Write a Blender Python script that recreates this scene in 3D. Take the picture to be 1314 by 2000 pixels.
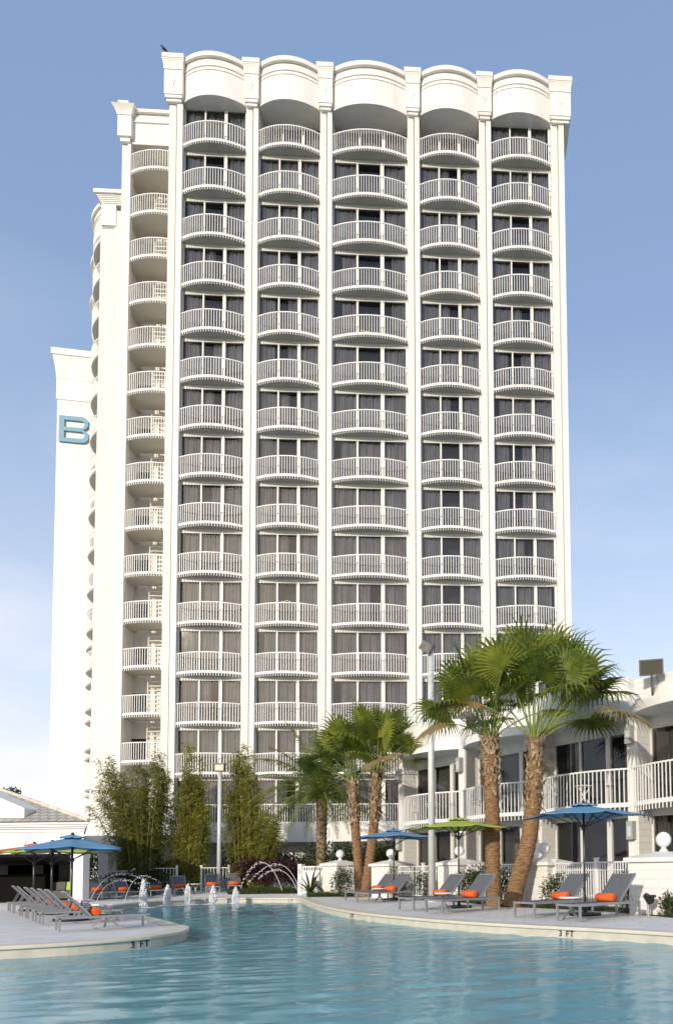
import bpy, math, random
from mathutils import Vector, Matrix
from mathutils.geometry import tessellate_polygon
random.seed(7)
R = math.radians
D = bpy.data
C = bpy.context.scene.collection
for o in list(D.objects): D.objects.remove(o, do_unlink=True)

# ------------------------------------------------------------ camera, sky, sun, exposure
EYE = 1.1
F, PPX, PPY, PITCH, ROLL = 1450.0, 1022.15, 1617.26, 0.0545, -0.0124
cd = D.cameras.new('camera'); cam = D.objects.new('camera', cd); C.objects.link(cam)
bpy.context.scene.camera = cam
cd.sensor_fit = 'VERTICAL'; cd.sensor_height = 36; cd.sensor_width = 36
cd.lens = F / 2000 * 36
cd.shift_x = (657 - PPX) / 2000; cd.shift_y = (PPY - 1000) / 2000
cd.clip_end = 6000; cd.clip_start = 0.1
_f = Vector((0, math.cos(PITCH), math.sin(PITCH))); _u0 = Vector((0, -math.sin(PITCH), math.cos(PITCH))); _r0 = Vector((1, 0, 0))
_r = math.cos(ROLL) * _r0 + math.sin(ROLL) * _u0; _u = -math.sin(ROLL) * _r0 + math.cos(ROLL) * _u0
cam.matrix_world = Matrix(((_r.x, _u.x, -_f.x, 0), (_r.y, _u.y, -_f.y, 0), (_r.z, _u.z, -_f.z, EYE), (0, 0, 0, 1)))

SUN_AZ, SUN_EL = 18, 17          # degrees left of straight behind the camera, elevation
sdir = Vector((-math.sin(R(SUN_AZ)) * math.cos(R(SUN_EL)), -math.cos(R(SUN_AZ)) * math.cos(R(SUN_EL)), math.sin(R(SUN_EL))))
sl = D.lights.new('sun', 'SUN'); sl.energy = 2.25; sl.angle = R(0.6); sl.color = (1.0, 0.915, 0.80)
so = D.objects.new('sun', sl); C.objects.link(so)
so.rotation_euler = sdir.to_track_quat('Z', 'Y').to_euler()
w = D.worlds.new('World'); bpy.context.scene.world = w; w.use_nodes = True
wn = w.node_tree; bg = wn.nodes['Background']
sky = wn.nodes.new('ShaderNodeTexSky'); sky.sky_type = 'NISHITA'; sky.sun_disc = False
sky.sun_elevation = R(SUN_EL); sky.sun_rotation = R(180 + SUN_AZ); sky.air_density = 1.3; sky.dust_density = 2.2; sky.ozone_density = 1.6
tc = wn.nodes.new('ShaderNodeTexCoord')
mp = wn.nodes.new('ShaderNodeMapping'); mp.inputs['Scale'].default_value = (1, 1, 2.6)
nz = wn.nodes.new('ShaderNodeTexNoise'); nz.inputs['Scale'].default_value = 3.2; nz.inputs['Detail'].default_value = 5; nz.inputs['Roughness'].default_value = .5
cr = wn.nodes.new('ShaderNodeValToRGB'); cr.color_ramp.elements[0].position = .44; cr.color_ramp.elements[1].position = .82
sx = wn.nodes.new('ShaderNodeSeparateXYZ')
mr = wn.nodes.new('ShaderNodeMapRange'); mr.inputs[1].default_value = .02; mr.inputs[2].default_value = .62; mr.inputs[3].default_value = .9; mr.inputs[4].default_value = .0
mu = wn.nodes.new('ShaderNodeMath'); mu.operation = 'MULTIPLY'
mx = wn.nodes.new('ShaderNodeMixRGB'); mx.inputs[2].default_value = (5.4, 5.15, 5.4, 1)
L_ = wn.links.new
L_(tc.outputs['Generated'], mp.inputs[0]); L_(mp.outputs[0], nz.inputs[0]); L_(nz.outputs[0], cr.inputs[0])
L_(tc.outputs['Generated'], sx.inputs[0]); L_(sx.outputs[2], mr.inputs[0]); L_(cr.outputs[0], mu.inputs[0]); L_(mr.outputs[0], mu.inputs[1])
hz = wn.nodes.new('ShaderNodeMapRange'); hz.inputs[1].default_value = .0; hz.inputs[2].default_value = .55; hz.inputs[3].default_value = .80; hz.inputs[4].default_value = .52; hz.interpolation_type = 'SMOOTHSTEP'
hc = wn.nodes.new('ShaderNodeMixRGB'); hc.inputs[1].default_value = (1.45, 2.05, 3.45, 1); hc.inputs[2].default_value = (4.8, 4.9, 5.5, 1)
hr = wn.nodes.new('ShaderNodeMapRange'); hr.inputs[1].default_value = .0; hr.inputs[2].default_value = .60; hr.inputs[3].default_value = 1; hr.inputs[4].default_value = 0
hm = wn.nodes.new('ShaderNodeMixRGB')
L_(sx.outputs[2], hz.inputs[0]); L_(sx.outputs[2], hr.inputs[0]); L_(hr.outputs[0], hc.inputs[0]); L_(hz.outputs[0], hm.inputs[0]); L_(sky.outputs[0], hm.inputs[1]); L_(hc.outputs[0], hm.inputs[2])
L_(mu.outputs[0], mx.inputs[0]); L_(hm.outputs[0], mx.inputs[1]); L_(mx.outputs[0], bg.inputs[0])
bg.inputs[1].default_value = 0.15
vs = bpy.context.scene.view_settings
vs.view_transform = 'Standard'; vs.look = 'None'; vs.exposure = 0.55; vs.gamma = 1
cy = bpy.context.scene.cycles
cy.max_bounces = 7; cy.transparent_max_bounces = 16; cy.diffuse_bounces = 3; cy.glossy_bounces = 4; cy.transmission_bounces = 4
cy.caustics_reflective = False; cy.caustics_refractive = False; cy.sample_clamp_indirect = 6

# ------------------------------------------------------------ pixel (of the 1314x2000 photograph) -> world
def ray(x, y): return _f + _r * ((x - PPX) / F) - _u * ((y - PPY) / F)
def G(x, y, z=0.0):
    v = ray(x, y); t = (z - EYE) / v.z; return Vector((v.x * t, v.y * t, z))
def atY(x, y, Y):
    v = ray(x, y); t = Y / v.y; return Vector((v.x * t, Y, EYE + v.z * t))
def zg(Y): s = min(1, max(0, (Y - 33) / 3.5)); return .2 * s * s * (3 - 2 * s)
def GZ(x, y):
    p = G(x, y)
    for _ in range(12): p = G(x, y, zg(min(p.y, 60)) * .5 + p.z * .5)
    return p
def pxm(Y): return F / Y      # pixels per metre at depth Y

# ------------------------------------------------------------ materials
def mat(name, base, rough=.6, metal=0, var=0, vscale=3.0, bump=0, bscale=60, spec=.5, var2=None, coords='Object', weather=0):
    m = D.materials.new(name); m.use_nodes = True; t = m.node_tree; b = t.nodes['Principled BSDF']
    b.inputs['Base Color'].default_value = (*base, 1); b.inputs['Roughness'].default_value = rough
    b.inputs['Metallic'].default_value = metal; b.inputs['Specular IOR Level'].default_value = spec
    co = t.nodes.new('ShaderNodeTexCoord')
    last = None
    if var:
        n = t.nodes.new('ShaderNodeTexNoise'); n.inputs['Scale'].default_value = vscale; n.inputs['Detail'].default_value = 6
        t.links.new(co.outputs[coords], n.inputs[0])
        r = t.nodes.new('ShaderNodeValToRGB'); r.color_ramp.elements[0].position = .32; r.color_ramp.elements[1].position = .68
        c2 = var2 or tuple(c * (1 - var) for c in base)
        r.color_ramp.elements[0].color = (*c2, 1); r.color_ramp.elements[1].color = (*[min(1, c * (1 + var * .5)) for c in base], 1)
        t.links.new(n.outputs[0], r.inputs[0]); last = r.outputs[0]
    if weather:
        n = t.nodes.new('ShaderNodeTexNoise'); n.inputs['Scale'].default_value = 1; n.inputs['Detail'].default_value = 7; n.inputs['Roughness'].default_value = .65
        mp = t.nodes.new('ShaderNodeMapping'); mp.inputs['Scale'].default_value = (2.2, 2.2, .16)
        t.links.new(co.outputs['Object'], mp.inputs[0]); t.links.new(mp.outputs[0], n.inputs[0])
        r = t.nodes.new('ShaderNodeValToRGB'); r.color_ramp.elements[0].position = .3; r.color_ramp.elements[1].position = .62
        k = 1 - weather; r.color_ramp.elements[0].color = (k, k * .985, k * .95, 1); r.color_ramp.elements[1].color = (1, 1, 1, 1)
        t.links.new(n.outputs[0], r.inputs[0])
        x = t.nodes.new('ShaderNodeMixRGB'); x.blend_type = 'MULTIPLY'; x.inputs[0].default_value = 1
        if last: t.links.new(last, x.inputs[1])
        else: x.inputs[1].default_value = (*base, 1)
        t.links.new(r.outputs[0], x.inputs[2]); last = x.outputs[0]
    if last: t.links.new(last, b.inputs['Base Color'])
    if bump:
        n = t.nodes.new('ShaderNodeTexNoise'); n.inputs['Scale'].default_value = bscale; n.inputs['Detail'].default_value = 4
        t.links.new(co.outputs[coords], n.inputs[0])
        bp = t.nodes.new('ShaderNodeBump'); bp.inputs['Strength'].default_value = bump; bp.inputs['Distance'].default_value = .02
        t.links.new(n.outputs[0], bp.inputs['Height']); t.links.new(bp.outputs[0], b.inputs['Normal'])
    return m
def brickmat(name, base, mortar, bw, rh, ms=.012, rough=.7, flat=False, bump=.6, var=.04, offset=.5, extra=None):
    """masonry laid in the object's own x+y / z plane, or x / y plane when flat"""
    m = D.materials.new(name); m.use_nodes = True; t = m.node_tree; b = t.nodes['Principled BSDF']; b.inputs['Roughness'].default_value = rough
    co = t.nodes.new('ShaderNodeTexCoord'); s = t.nodes.new('ShaderNodeSeparateXYZ'); t.links.new(co.outputs['Object'], s.inputs[0])
    cb = t.nodes.new('ShaderNodeCombineXYZ')
    if flat: t.links.new(s.outputs[0], cb.inputs[0]); t.links.new(s.outputs[1], cb.inputs[1])
    else:
        a = t.nodes.new('ShaderNodeMath'); a.operation = 'ADD'; t.links.new(s.outputs[0], a.inputs[0]); t.links.new(s.outputs[1], a.inputs[1])
        t.links.new(a.outputs[0], cb.inputs[0]); t.links.new(s.outputs[2], cb.inputs[1])
    br = t.nodes.new('ShaderNodeTexBrick'); br.inputs['Scale'].default_value = 1; br.inputs['Brick Width'].default_value = bw; br.inputs['Row Height'].default_value = rh
    br.inputs['Mortar Size'].default_value = ms; br.inputs['Mortar Smooth'].default_value = .3; br.offset = offset
    br.inputs['Color1'].default_value = (*base, 1); br.inputs['Color2'].default_value = (*[c * (1 - var) for c in base], 1); br.inputs['Mortar'].default_value = (*mortar, 1)
    t.links.new(cb.outputs[0], br.inputs[0])
    n = t.nodes.new('ShaderNodeTexNoise'); n.inputs['Scale'].default_value = 1.7; n.inputs['Detail'].default_value = 8; n.inputs['Roughness'].default_value = .7; t.links.new(co.outputs['Object'], n.inputs[0])
    r = t.nodes.new('ShaderNodeValToRGB'); r.color_ramp.elements[0].position = .3; r.color_ramp.elements[1].position = .65
    k = extra or .93; r.color_ramp.elements[0].color = (k, k, k * .98, 1); r.color_ramp.elements[1].color = (1, 1, 1, 1); t.links.new(n.outputs[0], r.inputs[0])
    x = t.nodes.new('ShaderNodeMixRGB'); x.blend_type = 'MULTIPLY'; x.inputs[0].default_value = 1
    t.links.new(br.outputs[0], x.inputs[1]); t.links.new(r.outputs[0], x.inputs[2]); t.links.new(x.outputs[0], b.inputs['Base Color'])
    bp = t.nodes.new('ShaderNodeBump'); bp.inputs['Strength'].default_value = bump; bp.inputs['Distance'].default_value = .01; bp.invert = True
    t.links.new(br.outputs['Fac'], bp.inputs['Height']); t.links.new(bp.outputs[0], b.inputs['Normal'])
    return m
M = {}
M['stucco'] = mat('white_stucco', (.80, .78, .735), .7, weather=.10, bump=.15, bscale=30)
M['trim'] = mat('white_trim', (.80, .785, .75), .55, var=.04, vscale=1.2)
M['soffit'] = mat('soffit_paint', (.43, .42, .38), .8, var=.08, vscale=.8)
M['block'] = brickmat('painted_block', (.80, .77, .71), (.66, .63, .57), .40, .20, .010)
M['blockwing'] = brickmat('painted_block_wing', (.80, .775, .715), (.70, .675, .62), .41, .205, .012)
M['stairsoffit'] = mat('lit_stair_soffit', (.62, .58, .49), .8)  # lighter than the balcony soffits: brightness from the lit wall is in the colour
M['rail'] = mat('white_railing', (.80, .79, .76), .45)
M['wframe'] = mat('window_frame_paint', (.70, .685, .63), .5)
M['curtain'] = mat('grey_curtain', (.235, .225, .22), .9, var=.3, vscale=2)
M['room'] = mat('dark_room', (.03, .034, .046), .9); M['void'] = mat('bar_shade', (.006, .006, .006), .9, spec=.03)  # void: deep shade inside the open bar, put into its wall colour
M['deck'] = brickmat('travertine_pavers', (.80, .775, .735), (.44, .43, .41), .9, .45, .010, .75, True, .25, .10, .5, .84)
M['coping'] = mat('cream_coping', (.66, .60, .48), .6, var=.10, vscale=2.5, bump=.1)
M['copwall'] = mat('coping_wall', (.60, .56, .46), .55, var=.14, vscale=4)
M['plaster'] = mat('pool_plaster', (.30, .74, .86), .8, var=.12, vscale=.35)
M['grass'] = mat('lawn', (.05, .075, .025), .9, var=.4, vscale=.4)
M['metal'] = mat('grey_metal', (.38, .38, .39), .35, .6)
M['sling'] = mat('grey_sling_mesh', (.115, .12, .135), .75, bump=.2, bscale=160, var=.1, vscale=8)
M['black'] = mat('black_metal', (.02, .02, .024), .45)
M['darkpole'] = mat('bronze_pole', (.07, .07, .075), .35, .5)
M['towel'] = mat('orange_towel', (.78, .13, .02), .95, bump=.5, bscale=90, var=.15, vscale=12)
M['blue'] = mat('blue_canvas', (.12, .27, .43), .8, var=.08, vscale=3)
M['lime'] = mat('lime_canvas', (.37, .46, .075), .8, var=.08, vscale=3)
M['orange'] = mat('orange_canvas', (.62, .2, .05), .8, var=.08, vscale=3)
M['white'] = mat('white_laminate', (.78, .78, .77), .35)
M['globe'] = mat('opal_globe', (.82, .82, .83), .2)
M['grey'] = mat('grey_enclosure', (.36, .37, .34), .5)
M['sign'] = mat('blue_sign', (.12, .285, .40), .5, var=.05, vscale=3)
M['galv'] = mat('galvanised_pole', (.60, .61, .59), .5, .1, var=.12, vscale=3)
M['housing'] = mat('lamp_housing', (.13, .12, .10), .5, .3, var=.3, vscale=6)
M['mark'] = mat('black_depth_marking', (.02, .02, .02), .5)
M['tiles'] = brickmat('roof_tiles', (.50, .47, .41), (.17, .16, .14), .34, .30, .022, .8, True, .9, .16, .5, .8)
M['sofa'] = mat('grey_cushion', (.12, .12, .115), .9); M['limecush'] = mat('lime_cushion', (.42, .62, .08), .9)
M['mulch'] = mat('dark_mulch', (.06, .045, .03), .95, var=.4, vscale=6, bump=.6, bscale=40)
M['bird'] = mat('bird_feathers', (.012, .012, .015), .5)

def foliage(name, c1, c2, scale=1.5, trans=.35, rough=.5):
    m = D.materials.new(name); m.use_nodes = True; t = m.node_tree; b = t.nodes['Principled BSDF']; b.inputs['Roughness'].default_value = rough
    out = t.nodes['Material Output']
    co = t.nodes.new('ShaderNodeTexCoord'); n = t.nodes.new('ShaderNodeTexNoise'); n.inputs['Scale'].default_value = scale; n.inputs['Detail'].default_value = 7; n.inputs['Roughness'].default_value = .75
    t.links.new(co.outputs['Object'], n.inputs[0])
    r = t.nodes.new('ShaderNodeValToRGB'); r.color_ramp.elements[0].position = .35; r.color_ramp.elements[1].position = .65
    r.color_ramp.elements[0].color = (*c1, 1); r.color_ramp.elements[1].color = (*c2, 1); t.links.new(n.outputs[0], r.inputs[0])
    t.links.new(r.outputs[0], b.inputs['Base Color'])
    tr = t.nodes.new('ShaderNodeBsdfTranslucent'); t.links.new(r.outputs[0], tr.inputs[0])
    mxs = t.nodes.new('ShaderNodeMixShader'); mxs.inputs[0].default_value = trans
    t.links.new(b.outputs[0], mxs.inputs[1]); t.links.new(tr.outputs[0], mxs.inputs[2]); t.links.new(mxs.outputs[0], out.inputs[0])
    return m
M['fan'] = foliage('fan_palm_leaf', (.025, .055, .008), (.26, .31, .035), 2.4, .40)
M['fanlight'] = foliage('young_palm_leaf', (.10, .16, .02), (.42, .42, .06), 1.7, .45)
M['fandry'] = foliage('dry_palm_leaf', (.22, .16, .06), (.36, .27, .12), 3)
M['stalk'] = foliage('palm_leaf_stalk', (.16, .22, .04), (.30, .36, .08), 2, .1)
M['feather'] = foliage('feather_palm_leaf', (.07, .10, .018), (.24, .27, .06), 1.2, .4)
M['bamboo'] = foliage('bamboo_leaf', (.12, .15, .022), (.48, .46, .09), 1.5, .45)
M['bamboo2'] = foliage('bamboo_leaf_green', (.07, .09, .016), (.34, .35, .07), 1.2, .45)
M['culm'] = foliage('bamboo_culm', (.12, .10, .02), (.26, .22, .06), 3, 0)
M['shrub'] = foliage('shrub_leaf', (.03, .05, .012), (.10, .14, .04), 3)
M['hedge'] = foliage('hedge_leaf', (.02, .032, .01), (.06, .09, .02), 1.5)
M['purple'] = foliage('burgundy_leaf', (.03, .010, .014), (.10, .03, .04), 4)
M['oak'] = foliage('tree_leaf', (.03, .045, .012), (.08, .10, .03), .6)
def trunkmat(name, c1, c2, zs, bump):
    m = D.materials.new(name); m.use_nodes = True; t = m.node_tree; b = t.nodes['Principled BSDF']; b.inputs['Roughness'].default_value = .9
    co = t.nodes.new('ShaderNodeTexCoord'); mp = t.nodes.new('ShaderNodeMapping'); mp.inputs['Scale'].default_value = (5, 5, zs)
    n = t.nodes.new('ShaderNodeTexNoise'); n.inputs['Scale'].default_value = 1.0; n.inputs['Detail'].default_value = 8; n.inputs['Roughness'].default_value = .7
    t.links.new(co.outputs['Object'], mp.inputs[0]); t.links.new(mp.outputs[0], n.inputs[0])
    r = t.nodes.new('ShaderNodeValToRGB'); r.color_ramp.elements[0].position = .38; r.color_ramp.elements[1].position = .62
    r.color_ramp.elements[0].color = (*c1, 1); r.color_ramp.elements[1].color = (*c2, 1); t.links.new(n.outputs[0], r.inputs[0]); t.links.new(r.outputs[0], b.inputs['Base Color'])
    bp = t.nodes.new('ShaderNodeBump'); bp.inputs['Strength'].default_value = bump; bp.inputs['Distance'].default_value = .04; t.links.new(n.outputs[0], bp.inputs['Height']); t.links.new(bp.outputs[0], b.inputs['Normal'])
    return m
M['trunk'] = trunkmat('fan_palm_trunk', (.12, .06, .025), (.36, .21, .10), 26, 1)
M['husk'] = trunkmat('palm_husk', (.12, .07, .035), (.55, .42, .27), 6, 1)
M['trunkdark'] = trunkmat('date_palm_trunk', (.03, .018, .010), (.30, .21, .12), 7, 1)
M['bark'] = trunkmat('tree_bark', (.05, .04, .03), (.13, .11, .08), 3, 1)
def glassmat(name, tint, rmin=.04):
    m = D.materials.new(name); m.use_nodes = True; t = m.node_tree; t.nodes.remove(t.nodes['Principled BSDF']); out = t.nodes['Material Output']
    tr = t.nodes.new('ShaderNodeBsdfTransparent'); tr.inputs[0].default_value = (*tint, 1)
    gl = t.nodes.new('ShaderNodeBsdfGlossy'); gl.inputs['Roughness'].default_value = .02; gl.inputs[0].default_value = (.95, .97, 1, 1)
    co = t.nodes.new('ShaderNodeTexCoord'); n = t.nodes.new('ShaderNodeTexNoise'); n.inputs['Scale'].default_value = .8; t.links.new(co.outputs['Object'], n.inputs[0])
    bp = t.nodes.new('ShaderNodeBump'); bp.inputs['Strength'].default_value = .12; bp.inputs['Distance'].default_value = .03; t.links.new(n.outputs[0], bp.inputs['Height'])
    fr = t.nodes.new('ShaderNodeFresnel'); fr.inputs[0].default_value = 1.6; t.links.new(bp.outputs[0], gl.inputs['Normal'])
    mxs = t.nodes.new('ShaderNodeMixShader'); t.links.new(fr.outputs[0], mxs.inputs[0]); t.links.new(tr.outputs[0], mxs.inputs[1]); t.links.new(gl.outputs[0], mxs.inputs[2]); t.links.new(mxs.outputs[0], out.inputs[0])
    return m
M['glass'] = glassmat('window_glass', (.68, .70, .75)); M['glassdark'] = glassmat('wing_glass', (.48, .48, .46))
def watermat():
    m = D.materials.new('pool_water'); m.use_nodes = True; t = m.node_tree; t.nodes.remove(t.nodes['Principled BSDF']); out = t.nodes['Material Output']
    tr = t.nodes.new('ShaderNodeBsdfTransparent'); tr.inputs[0].default_value = (.80, .95, .98, 1)
    gl = t.nodes.new('ShaderNodeBsdfGlossy'); gl.inputs['Roughness'].default_value = .015
    co = t.nodes.new('ShaderNodeTexCoord')
    prev = None
    for sc_, st, di, stretch in ((9, 1, .0035, (1, 2.2, 1)),):
        mp = t.nodes.new('ShaderNodeMapping'); mp.inputs['Scale'].default_value = stretch; mp.inputs['Rotation'].default_value = (0, 0, .25)
        n = t.nodes.new('ShaderNodeTexNoise'); n.inputs['Scale'].default_value = sc_; n.inputs['Detail'].default_value = 3; n.inputs['Distortion'].default_value = .6
        t.links.new(co.outputs['Object'], mp.inputs[0]); t.links.new(mp.outputs[0], n.inputs[0])
        bp = t.nodes.new('ShaderNodeBump'); bp.inputs['Strength'].default_value = st; bp.inputs['Distance'].default_value = di
        t.links.new(n.outputs[0], bp.inputs['Height'])
        if prev: t.links.new(prev, bp.inputs['Normal'])
        prev = bp.outputs[0]
    t.links.new(prev, gl.inputs['Normal'])
    fr0 = t.nodes.new('ShaderNodeFresnel'); fr0.inputs[0].default_value = 1.33; t.links.new(prev, fr0.inputs['Normal'])
    fr1 = t.nodes.new('ShaderNodeFresnel'); fr1.inputs[0].default_value = 1.33
    fr = t.nodes.new('ShaderNodeMixRGB'); fr.inputs[0].default_value = .25; t.links.new(fr0.outputs[0], fr.inputs[1]); t.links.new(fr1.outputs[0], fr.inputs[2])
    df = t.nodes.new('ShaderNodeBsdfDiffuse'); df.inputs[0].default_value = (.17, .42, .47, 1)
    bd = t.nodes.new('ShaderNodeMixShader'); bd.inputs[0].default_value = .975; t.links.new(tr.outputs[0], bd.inputs[1]); t.links.new(df.outputs[0], bd.inputs[2])
    mxs = t.nodes.new('ShaderNodeMixShader'); t.links.new(fr.outputs[0], mxs.inputs[0]); t.links.new(bd.outputs[0], mxs.inputs[1]); t.links.new(gl.outputs[0], mxs.inputs[2]); t.links.new(mxs.outputs[0], out.inputs[0])
    return m
M['water'] = watermat()
def spraymat():
    m = D.materials.new('water_spray'); m.use_nodes = True; t = m.node_tree; b = t.nodes['Principled BSDF']; out = t.nodes['Material Output']
    b.inputs['Base Color'].default_value = (.88, .9, .92, 1); b.inputs['Roughness'].default_value = .25
    tr = t.nodes.new('ShaderNodeBsdfTransparent'); mxs = t.nodes.new('ShaderNodeMixShader'); mxs.inputs[0].default_value = .42
    t.links.new(b.outputs[0], mxs.inputs[1]); t.links.new(tr.outputs[0], mxs.inputs[2]); t.links.new(mxs.outputs[0], out.inputs[0])
    return m
M['spray'] = spraymat()

# ------------------------------------------------------------ mesh helpers
class MB:
    def __init__(s): s.v = []; s.f = []; s.sm = False
    def add(s, vs, fs):
        n = len(s.v); s.v += [tuple(p) for p in vs]; s.f += [tuple(i + n for i in f) for f in fs]; return s
    def box(s, x0, x1, y0, y1, z0, z1):
        return s.add([(x0,y0,z0),(x1,y0,z0),(x1,y1,z0),(x0,y1,z0),(x0,y0,z1),(x1,y0,z1),(x1,y1,z1),(x0,y1,z1)],
                     [(0,3,2,1),(4,5,6,7),(0,1,5,4),(1,2,6,5),(2,3,7,6),(3,0,4,7)])
    def bar(s, a, b, w, h=None, up=(0, 0, 1)):
        a = Vector(a); b = Vector(b); h = h or w; d = (b - a).normalized(); u = Vector(up)
        if abs(d.dot(u)) > .98: u = Vector((1, 0, 0))
        x = d.cross(u).normalized() * w / 2; y = x.normalized().cross(d).normalized() * h / 2
        return s.add([a-x-y,a+x-y,a+x+y,a-x+y,b-x-y,b+x-y,b+x+y,b-x+y],[(0,1,2,3),(7,6,5,4),(0,4,5,1),(1,5,6,2),(2,6,7,3),(3,7,4,0)])
    def tube(s, pts, rad, n=8, cap=True):
        pts = [Vector(p) for p in pts]; k = len(pts); rad = rad if isinstance(rad, (list, tuple)) else [rad] * k
        n0 = len(s.v); ref = Vector((.3, .9, .1))
        for i, p in enumerate(pts):
            d = (pts[min(i + 1, k - 1)] - pts[max(i - 1, 0)]).normalized()
            x = d.cross(ref)
            if x.length < .05: x = d.cross(Vector((0, 0, 1)))
            x.normalize(); y = d.cross(x)
            for j in range(n):
                a = 2 * math.pi * j / n; s.v.append(tuple(p + (x * math.cos(a) + y * math.sin(a)) * rad[i]))
        for i in range(k - 1):
            for j in range(n):
                a = n0 + i * n + j; b = n0 + i * n + (j + 1) % n; s.f.append((a, b, b + n, a + n))
        if cap: s.f.append(tuple(n0 + j for j in range(n))[::-1]); s.f.append(tuple(n0 + (k - 1) * n + j for j in range(n)))
        return s
    def lathe(s, prof, c=(0, 0, 0), n=20):
        n0 = len(s.v)
        for r, z in prof:
            for j in range(n):
                a = 2 * math.pi * j / n; s.v.append((c[0] + r * math.cos(a), c[1] + r * math.sin(a), c[2] + z))
        for i in range(len(prof) - 1):
            for j in range(n):
                a = n0 + i * n + j; b = n0 + i * n + (j + 1) % n; s.f.append((a, b, b + n, a + n))
        s.f.append(tuple(n0 + j for j in range(n))[::-1]); s.f.append(tuple(n0 + (len(prof) - 1) * n + j for j in range(n)))
        return s
    def prism(s, poly, z0, z1):
        """vertical extrusion of an (x, y) polygon, counter-clockwise"""
        n = len(poly); k = len(s.v)
        s.v += [(p[0], p[1], z0) for p in poly] + [(p[0], p[1], z1) for p in poly]
        s.f.append(tuple(k + i for i in range(n))[::-1]); s.f.append(tuple(k + n + i for i in range(n)))
        for i in range(n): j = (i + 1) % n; s.f.append((k + i, k + j, k + n + j, k + n + i))
        return s
    def quad(s, a, b, c, d): return s.add([a, b, c, d], [(0, 1, 2, 3)])
    def build(s, name, m, parent=None, smooth=False, loc=None):
        me = D.meshes.new(name); me.from_pydata(s.v, [], s.f); me.materials.append(m); me.update()
        if smooth: me.polygons.foreach_set('use_smooth', [True] * len(me.polygons))
        o = D.objects.new(name, me); C.objects.link(o); o.parent = parent
        if loc is not None: o.location = loc
        return o
def tag(o, label=None, cat=None, group=None, kind=None):
    if label: o['label'] = label
    if cat: o['category'] = cat
    if group: o['group'] = group
    if kind: o['kind'] = kind
    return o
def empty(name, loc, rz=0, label=None, cat=None, group=None):
    o = D.objects.new(name, None); C.objects.link(o); o.location = loc; o.rotation_euler = (0, 0, rz); o.empty_display_size = .2
    return tag(o, label, cat, group)
def copy_tree(o, parent=None):
    c = o.copy(); C.objects.link(c); c.parent = parent
    for ch in list(o.children): copy_tree(ch, c)
    return c
def arc(w, sag, n=24, y0=0.0, x0=0.0):
    """points of an arc from (x0,y0) to (x0+w,y0) bulging to -y"""
    rad = (w * w / 4 + sag * sag) / (2 * sag); th = math.asin(min(1, w / 2 / rad)); out = []
    for i in range(n + 1):
        a = -th + 2 * th * i / n; out.append((x0 + w / 2 + rad * math.sin(a), y0 - (rad * math.cos(a) - (rad - sag))))
    return out

# ------------------------------------------------------------ ground, pool, deck
def wp(l, z): return [G(x, y, z) for x, y in l]
WZ = -.2
right = wp([(1314,1846),(1250,1841),(1122,1833),(1000,1825.5),(928,1820.5),(853,1814.5),(800,1809),(746,1803),(693,1796),(650,1787),(620,1778),(602,1770),(592,1765)], WZ)
right = [right[0] + (right[0] - right[1]).normalized() * k for k in (16, 9, 4)] + right
back = wp([(584,1763.3),(540,1763),(493,1763),(450,1763.5),(390,1765),(310,1769),(256,1774),(230,1778),(205,1784)], WZ)
for p in back: p.y = min(p.y, 32.4)
pen = wp([(212,1786),(235,1784),(265,1788),(304,1794),(344,1804.6)], 0)
pen2 = wp([(367,1830),(362,1836),(350,1841),(304,1850),(213,1859.5),(122,1867),(3,1874)], WZ)
pen2 += [pen2[-1] + (pen2[-1] - pen2[-2]).normalized() * k for k in (5, 12)]
rim = [Vector((p.x, p.y)) for p in right + back + pen + pen2]
rim += [Vector((rim[-1].x, 2.0)), Vector((right[0].x, 2.0))]
for _ in range(2):
    q = []
    for i, a in enumerate(rim):
        b = rim[(i + 1) % len(rim)]; q += [a * .78 + b * .22, a * .22 + b * .78]
    rim = q
def area(p): return sum(p[i].x * p[(i+1) % len(p)].y - p[(i+1) % len(p)].x * p[i].y for i in range(len(p))) / 2
if area(rim) < 0: rim.reverse()
N = len(rim)
def offs(d):
    out = []
    for i, p in enumerate(rim):
        t = (rim[(i + 1) % N] - rim[i - 1]).normalized(); out.append(p + Vector((t.y, -t.x)) * d)
    return out
def sheet(name, outer, holes, z, m):
    polys = [[Vector((p[0], p[1], 0)) for p in outer]] + [[Vector((p[0], p[1], 0)) for p in h] for h in holes]
    tris = tessellate_polygon(polys); pts = [p for pl in polys for p in pl]; b = MB()
    fs = []
    for t in tris:
        a, b_, c = (pts[i] for i in t); fs.append(t if (b_ - a).cross(c - a).z > 0 else t[::-1])
    b.add([(p.x, p.y, z) for p in pts], fs)
    return b.build(name, m)
RX0, RX1, RY0, RY1 = -60, 40, -14, 33
deck = sheet('pool_deck', [(RX0,RY0),(RX1,RY0),(RX1,RY1),(RX0,RY1)], [offs(.05)], 0, M['deck']); tag(deck, kind='structure')
b = MB(); nx = 20; ys = [33 + i * .35 for i in range(11)] + [40, 50, 85]
for j, Y in enumerate(ys):
    for i in range(nx + 1): b.v.append((RX0 + (RX1 - RX0) * i / nx, Y, zg(Y)))
for j in range(len(ys) - 1):
    for i in range(nx): a = j * (nx + 1) + i; b.f.append((a, a + 1, a + nx + 2, a + nx + 1))
tag(b.build('back_terrace', M['deck']), kind='structure')
g = sheet('ground', [(-2500,-2500),(2500,-2500),(2500,3500),(-2500,3500)], [[(RX0,RY0),(RX1,RY0),(RX1,85),(RX0,85)]], -.004, M['grass']); tag(g, kind='structure')
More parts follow.
